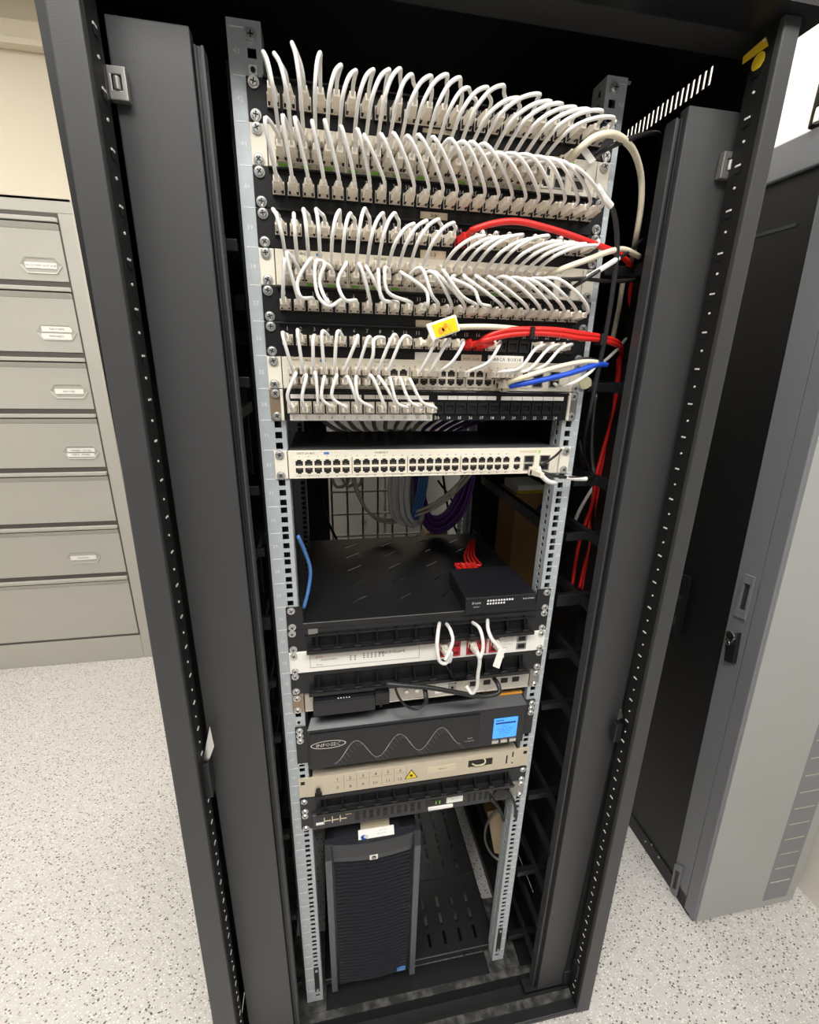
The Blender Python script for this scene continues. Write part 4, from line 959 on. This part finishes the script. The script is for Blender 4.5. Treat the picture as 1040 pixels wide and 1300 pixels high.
for sg, x in ((-1, -214), (1, 234)): MB().box(x, x+2, 30, 700, -1826, -1800.5, M_BLK).build('side_edge', t)
for sg in (-1, 1): MB().box(sg*227, sg*238, -2.8, 0, -1778, -1690, M_VOID).build('rail_bracket', t, bevel=.5)
for sg in (-1, 1):
    for z in (-1696, -1772): inst('screw', MB().cyl((0, 0, 0), (0, -2.4, 0), 3.2, M_SCREW, 10).mesh('small_screw'), (sg*232, -2.8, z), t)
for ya in (90, 600): MB().box(-210, 230, ya, ya+20, ZF+2, -1828, M_DARK).build('support', t)

# ================================================================== BACK OF THE RACK: BUNDLES
def strand(name, label, pts, r, m, group, off, sc=1.0):
    return cord(name, label, 'cable', [Vector(p)+Vector(o_)*sc for p, o_ in zip(pts, off)], r, m, group=group, n=6, sm=5)
random.seed(3)
for j in range(11):
    dx = (j-5)*5.6; dd = random.uniform(-14, 14)
    c0 = pc([(508, 545, 350), (508, 600, 345), (507, 635, 335), (511, 655, 330)], 0); c1 = pc([(519, 668-abs(j-5)*.8, 335), (526, 655, 360), (521, 620, 400), (515, 590, 420)], 0)
    P = [c+Vector((dx*(1-.05*i), dd, 0)) for i, c in enumerate(c0)]+[c+Vector((dx*.55+10, dd*.6, -abs(dx)*.10)) for c in c1]
    cord('network_cable', 'pale grey cable of the thick bundle hanging behind the open gap', 'cable', P, 3.6, M_CORD, group='pale bundle behind the open gap', n=6, sm=4)
for j in range(15):
    dx = (j-7)*2.6; dd = random.uniform(-16, 16)
    P = [c+Vector((-dx*.5*(1 if i < 3 else -1 if i > 4 else 0), dd, -dx*1.1 if 1 < i < 7 else 0)) for i, c in enumerate(pc([(522, 550, 400), (529, 605, 395), (535, 640, 385), (547, 664, 380), (562, 663, 380), (580, 645, 380), (593, 612, 385), (600, 575, 390)], 0))]
    cord('network_cable', 'purple cable of the bundle sagging behind the lone switch', 'cable', P, 3.4, M_PURP, group='purple bundle behind the lone switch', n=6, sm=4)
for j in range(4):
    P = [c+Vector((j*7-10, -14+j, 0)) for c in pc([(538, 560, 360), (536, 605, 356), (532, 630, 352), (527, 648, 350), (523, 658, 352)], 0)]
    cord('network_cable', 'light blue cable dropping between the pale and purple bundles, %s from left' % ORD[j], 'cable', P, 3.4, M_LBLUE, group='light blue cables between the bundles', n=6, sm=4)
for j in range(2):
    P = [c+Vector((j*5, 0, -j*9)) for c in pc([(600, 592, 330), (584, 612, 330), (562, 632, 330), (540, 645, 335), (522, 651, 340)], 0)]
    cord('network_cable', ['upper', 'lower'][j]+' pale cable sweeping across the purple bundle from the right', 'cable', P, 4.0, M_CREAM, n=6)
    P = [c+Vector((j*6, 0, -j*8)) for c in pc([(444, 590, 400), (449, 612, 400), (458, 636, 400), (474, 655, 400), (492, 660, 390), (506, 658, 380)], 0)]
    cord('network_cable', ['upper', 'lower'][j]+' pale cable curving in from the left to the hanging bundle', 'cable', P, 4.0, M_CREAM, n=6)
    P = [c+Vector((j*14, j*6, -j*16)) for c in pc([(700, 625, 300), (685, 645, 380), (660, 668, 480), (640, 685, 520), (620, 700, 540)], 0)]
    cord('network_cable', ['upper', 'lower'][j]+' dark blue cable slanting behind the right rail', 'cable', P, 4.6, M_DBLUE, n=6)
for j in range(3):
    P = [c+Vector((j*9, j*5, 0)) for c in pc([(424+j*4, 560, 480), (420+j*8, 600, 480), (428+j*9, 618, 480), (440+j*5, 615, 480), (446+j*2, 590, 480)], 0)]
    cord('network_cable', 'pale cable coiled just under the left end of the lone switch', 'cable', P, 4.2, M_CREAM, group='pale coil under the lone switch', n=6)
cord('network_cable', 'thin black cable slanting down behind the shelf on the right', 'cable', pc([(590, 600, 560), (593, 640, 560), (605, 668, 540), (618, 690, 500)], 0), 3, M_BCORD, group='black cables behind the shelf', n=6)
for j, l in enumerate(([(556, 610, 700), (575, 640, 690), (566, 672, 690)], [(562, 600, 720), (570, 650, 700), (582, 680, 680)], [(405, 600, 500), (412, 650, 520), (430, 690, 560)])):
    cord('network_cable', ['black cable crossing in front of the pale rear panel', 'black cable hanging beside the purple bundle at the back', 'black cable hanging at the left behind the shelf'][j], 'cable', pc(l, 0), 4, M_BCORD, n=6)
cord('network_cable', 'light blue cable looping beside the left rail above the shelf', 'cable', [(-215, 16, -590), (-206, 30, -625), (-199, 40, -665), (-204, 36, -700), (-213, 24, -730)], 3.4, M_LBLUE, n=6)
for x, ya, yb, lb in ((-170, 540, 556, 'pale'),):
    pass
for j in range(14):
    x = -170+j*24; P = [(x, 60, -396), (x+4, 120, -400), (x+6, 240, -404), (x+8, 330, -408)]
    m = M_CORD if j < 9 else M_PURP
    cord('network_cable', ('pale' if j < 9 else 'purple')+' cable running back from the keystone panel, %s from left' % ORD[j if j < 9 else j-9], 'cable', [(x, 52, -384), (x+2, 110, -404), (x+4, 200, -428), (x*.8, 236, -452), (x*.5+20, 262, -480), (x*.4+30, 300, -486)], 4.2, m, group=('pale' if j < 9 else 'purple')+' cables behind the keystone panel', n=6)
# pale rear block, carton, white box at the right back
t = thing('wooden_block', 'pale wooden block lying behind the back edge of the shelf', 'block', (90, 700, -1000))
q = [at(p[0], p[1], y=640) for p in ((535, 690), (541, 678), (556, 671), (568, 674), (572, 690))]
MB().prism(q, (0, 60, 0), M_PADDLE).build('block', t, bevel=2)
MB().box(q[0].x+8, q[0].x+16, 650, 690, ZF+31, q[0].z+1, M_DARK).build('support', t); MB().box(q[4].x-16, q[4].x-8, 650, 690, ZF+31, q[4].z+1, M_DARK).build('support', t)
t = thing('carton', 'brown carton standing behind the right rail in the rack', 'box', (330, 350, -900))
a = at(656, 628, y=400)
MB().box(a.x, 415, 400, 520, ZF+31, a.z, M_CARTON).build('body', t, bevel=1); MB().box(a.x+.5, 414.5, 400.5, 470, a.z, a.z+1, M_CARTON).build('flap', t)
t = thing('small_box', 'small white and yellow box on top of the brown carton', 'box', (a.x+40, 440, a.z+1))
MB().box(a.x+4, a.x+80, 404, 500, a.z+1.2, a.z+22, M_LABEL).box(a.x+4, a.x+80, 403.6, 404, a.z+1.2, a.z+10, M_YEL).build('body', t, bevel=1)
MB().box(a.x+4.5, a.x+79.5, 404.5, 499.5, a.z+22, a.z+23, M_LABEL).build('lid', t)
t = thing('storage_unit', 'pale grey unit standing behind the open back of the rack', 'cabinet', (100, 1500, ZF))
MB().box(-420, 640, 1300, 1700, ZF, -380, M_REAR).build('body', t, bevel=3)
for (xa, xb) in ((-410, 95), (105, 630)): MB().box(xa, xb, 1292, 1300, ZF+60, -400, M_REAR).build('door', t, bevel=2)
for (px, py) in ((462, 663), (531, 681), (551, 681)):
    p = at(px, py, y=1292); MB().cyl((p.x, 1292, p.z), (p.x, 1286, p.z), 12, M_DULL, 14).build('door_bolt', t)
# right bottom: pale bag and cables behind the tower's right
t = thing('tan_bag', 'tan paper sheet hanging behind the right rail below the power strip', 'paper', (190, 160, -1300))
q = [at(p[0], p[1], y=170) for p in ((620, 1035), (640, 1030), (645, 1070), (640, 1085), (628, 1083))]
MB().prism(q, (0, 10, 0), M_PADDLE).build('sheet', t)
cord('power_cable', 'black cable dropping from the right end of the power strip', 'cable', pc([(640, 1000, -6), (650, 1012, -16), (655, 1030, -10), (652, 1055, 30), (646, 1075, 60)], 0), 3.2, M_BCORD)
cord('power_cable', 'thick black cable with white end under the power strip', 'cable', pc([(624, 1014, -14), (632, 1024, 0), (640, 1040, 30), (648, 1060, 60)], 0), 4.2, M_BCORD)
cord('power_cable', 'black cable bowing behind the right rail beside the tower', 'cable', pc([(628, 1030, 150), (617, 1050, 160), (617, 1070, 160), (626, 1086, 150), (640, 1096, 130)], 0), 3.4, M_DULL)

# ================================================================== FILING CABINET
t = thing('filing_cabinet', 'tall grey-beige filing cabinet with seven drawers against the cream wall', 'filing cabinet', (-1800, 1900, ZF))
FY = 1645; FX0, FXD, FX1 = -2360, -1202, -1146
MB().box(FX0, FX1, FY+6, 2150, ZF, 262, M_FILE).build('body', t, bevel=4)
MB().box(FXD, FX1, FY, FY+6, ZF, 222, M_FILE).box(FX0, FX1, FY, FY+6, 222, 276, M_FILE).box(FX0, FXD, FY, FY+6, ZF, -1768, M_FILE).build('front_frame', t, bevel=3)
MB().box(FX0, FX1, FY, 2150, 262, 276, M_FILE).build('top_plate', t, bevel=3)
MB().box(FX0, FXD, FY+2, FY+6, -1768, 222, M_FILES).build('shadow_gap', t)
zl = [216, -40, -322, -566, -838, -1112, -1394, -1764]
labs = {0: [(52, 337, 'ACCOUNTS 2017-2018', 1)], 1: [(72, 418, 'TAX FORMS', 1), (72, 427, 'TIMESHEETS', 1)], 2: [(88, 497, 'INVOICES', 1)], 3: [(103, 572, 'ORDERS   STOCK', 1), (103, 577, 'PARTS   SPARES', 1)], 5: [(106, 708, 'MANUALS', 1)]}
for k in range(7):
    z1, z0 = zl[k]-20, zl[k+1]+2
    d = MB().box(FX0+4, FXD-6, FY-2, FY+4, z0+8, z1-36, M_FILE).hexa([(FX0+4, FY-2, z1-36), (FXD-6, FY-2, z1-36), (FXD-6, FY+4, z1-36), (FX0+4, FY+4, z1-36)], [(FX0+4, FY-14, z1-14), (FXD-6, FY-14, z1-14), (FXD-6, FY+4, z1-14), (FX0+4, FY+4, z1-14)], M_FILE)
    dr = d.build('drawer', t, bevel=2)
    MB().box(FX0+4, FXD-4, FY-16, FY+2, z1-8, z1+8, M_FILE).build('handle_lip', dr, bevel=2)
    if k in labs:
        ps = [at(px, py, y=FY-4) for px, py, _, _ in labs[k]]; cx = sum(p.x for p in ps)/len(ps); cz = sum(p.z for p in ps)/len(ps)
        hx = 78; hz = 30
        oct_ = [(cx-hx, FY-3, cz), (cx-hx+22, FY-3, cz-hz), (cx+hx-22, FY-3, cz-hz), (cx+hx, FY-3, cz), (cx+hx-22, FY-3, cz+hz), (cx-hx+22, FY-3, cz+hz)]
        ins = [(cx+(p[0]-cx)*.9, FY-3, cz+(p[2]-cz)*.84) for p in oct_]
        h = MB(); nn = 6
        h.add([Vector(p)+Vector((0, -3, 0)) for p in oct_]+[Vector(p)+Vector((0, 0, 0)) for p in ins]+[Vector(p) for p in oct_], [(i, (i+1) % nn, nn+(i+1) % nn, nn+i) for i in range(nn)]+[(i, 2*nn+i, 2*nn+(i+1) % nn, (i+1) % nn) for i in range(nn)], M_FILE)
        h.build('label_holder', dr)
        for (px, py, tx, _), p in zip(labs[k], ps):
            MB().box(p.x-58, p.x+58, FY-4.5, FY-3.5, p.z-11, p.z+11, M_LABEL).text(tx, 11, (p.x, FY-4.8, p.z), M_INK).build('drawer_label', dr)
# ================================================================== NEIGHBOUR RACK
t = thing('server_rack', 'grey and black closed rack standing to the right of the open rack', 'rack', (1080, 400, ZF))
fb = at(880, 1172, z=ZF); ft = at(1022, 600, y=fb.y); dxz = (ft.x-fb.x)/(ft.z-fb.z)
ZT = 150
def nb_(x0, x1, y0, y1, z0, z1, m, mb=None):
    mb = mb or MB(); L = lambda x, z: x+dxz*(z-ZF)
    return mb.hexa([(L(x0, z0), y0, z0), (L(x1, z0), y0, z0), (L(x1, z0), y1, z0), (L(x0, z0), y1, z0)], [(L(x0, z1), y0, z1), (L(x1, z1), y0, z1), (L(x1, z1), y1, z1), (L(x0, z1), y1, z1)], m)
NX0 = fb.x; NX1 = 1235; fy = fb.y
def side_px(px, py):
    p = at(px, py, x=NX0+3)
    for _ in range(12): p = at(px, py, x=NX0+dxz*(p.z-ZF)+3)
    return p
ZT = side_px(986, 187).z-22
nb_(NX0+4, NX1, fy+95, 1000, ZF+60, ZT-40, M_DARK).build('side_panel', t)
pl_ = nb_(NX0, NX1, fy+20, 1000, ZF, ZF+60, M_DARK); pl_.build('plinth', t)
for k in range(14): pass
nb_(NX0, NX1, fy+38, fy+95, ZF+20, ZT-40, M_NGREY).build('front_post', t, bevel=2)
nb_(NX0-2, NX1, fy, fy+36, ZF+10, ZT-40, M_NGREY).build('door_edge', t, bevel=2)
dr = nb_(NX0+6, NX1, fy-4, fy, ZF+14, ZT-44, M_NLIGHT).build('door', t)
sl = MB()
for k in range(26):
    z = ZF+120+k*62
    nb_(NX1-110, NX1-40, fy-4.6, fy-4, z, z+5, M_LABEL if False else M_SILV, sl)
nb_(NX1-120, NX1-30, fy-4.3, fy-4, ZF+40, ZT-120, M_NGREY, sl)
sl.build('vent_slots', t)
nb_(NX0-4, NX1, fy-6, 1000, ZT-40, ZT+22, M_NGREY).build('top_cover', t, bevel=3)
nb_(NX0+3, NX0+4, fy+130, 980, ZT-130, ZT-124, M_FRAME).build('panel_seam', t)
# recessed latch with key on the black side panel
def shx(p, d): return (p[0]-d, p[1], p[2])
q = [side_px(*p) for p in ((850, 722), (879, 733), (864, 806), (836, 792))]
MB().prism([shx(p, 0) for p in q], (-8, 0, 0), M_BLK).prism([shx(side_px(*p), 8.2) for p in ((856, 730), (872, 736), (870, 745), (854, 740))], (-.5, 0, 0), M_VOID).prism([shx(side_px(*p), 8.2) for p in ((845, 785), (860, 793), (862, 783), (848, 776))], (-.5, 0, 0), M_FRAME).build('side_latch', t, bevel=1)
p = side_px(859, 759); k = MB().cyl(shx(p, 7), shx(p, 20), 9, M_STEEL, 14).box(p.x-22, p.x-20, p.y-3, p.y+3, p.z-50, p.z-4, M_STEEL).cyl(shx(p, 20), shx(p, 24), 6, M_BROWN, 10); k.build('key', t)
def handle(pp, nm):
    q = [side_px(*p) for p in pp]; c = sum(q, Vector())/4; mb = MB()
    inner = [c+(p-c)*.62 for p in q]
    n = 4; O = [shx(p, 4) for p in q]; O2 = [shx(p, 9) for p in q]; I2 = [shx(p, 9) for p in inner]; I1 = [shx(p, 3.6) for p in inner]
    mb.add(O+O2+I2+I1, [(i, (i+1) % 4, 4+(i+1) % 4, 4+i) for i in range(4)]+[(4+i, 4+(i+1) % 4, 8+(i+1) % 4, 8+i) for i in range(4)]+[(8+i, 8+(i+1) % 4, 12+(i+1) % 4, 12+i) for i in range(4)], M_NGREY)
    mb.add(I1, [(0, 1, 2, 3)], M_FRAME); mb.build(nm, t)
handle(((949, 728), (962, 733), (949, 787), (936, 781)), 'recessed_handle')
handle(((860, 1096), (870, 1100), (861, 1138), (853, 1132)), 'recessed_handle')
q = [side_px(*p) for p in ((929, 803), (944, 803), (937, 842), (926, 838))]
MB().prism([shx(p, 4) for p in q], (-12, 0, 0), M_UPS).cyl(shx(side_px(937, 806), 16), shx(side_px(937, 806), 24), 12, M_STEEL, 14).cyl(shx(side_px(933, 815), 16), shx(side_px(933, 815), 22), 6, M_STEEL, 12).build('swing_lock', t, bevel=1)
tn = MB()
for px, py in ((838, 1088), (829, 1072), (821, 1068)):
    p = side_px(px, py); tn.cyl(shx(p, 3), shx(p, 6), 3, M_SCREW, 8)
tn.build('side_screws', t)
# stuff on top of the neighbour
lx = dxz*(ZT-ZF)
t = thing('equipment_case', 'black equipment case with chrome fittings on top of the grey rack', 'case', (NX0+lx+60, 380, ZT+22.5))
p = at(1023, 166, z=ZT+22)
MB().box(p.x, p.x+240, p.y-130, p.y, ZT+22.5, ZT+230, M_GLOSS).build('body', t, bevel=4)
MB().cyl((p.x-9, p.y-28, ZT+22.5), (p.x-9, p.y-28, ZT+44), 7, M_STEEL, 16).box(p.x-9, p.x, p.y-31, p.y-25, ZT+30, ZT+38, M_STEEL).build('chrome_knob', t)
MB().cyl((p.x, p.y-40, ZT+80), (p.x-6, p.y-40, ZT+80), 5, M_STEEL, 14).build('chrome_stud', t)

for o in C.objects:
    if o.name.split('.')[0] in ('front_print', 'port_numbers', 'unit_numbers', 'print_dots', 'slot_marks', 'sine_wave', 'side_screws'): o['kind'] = 'stuff'
    if '_o' in o: del o['_o']
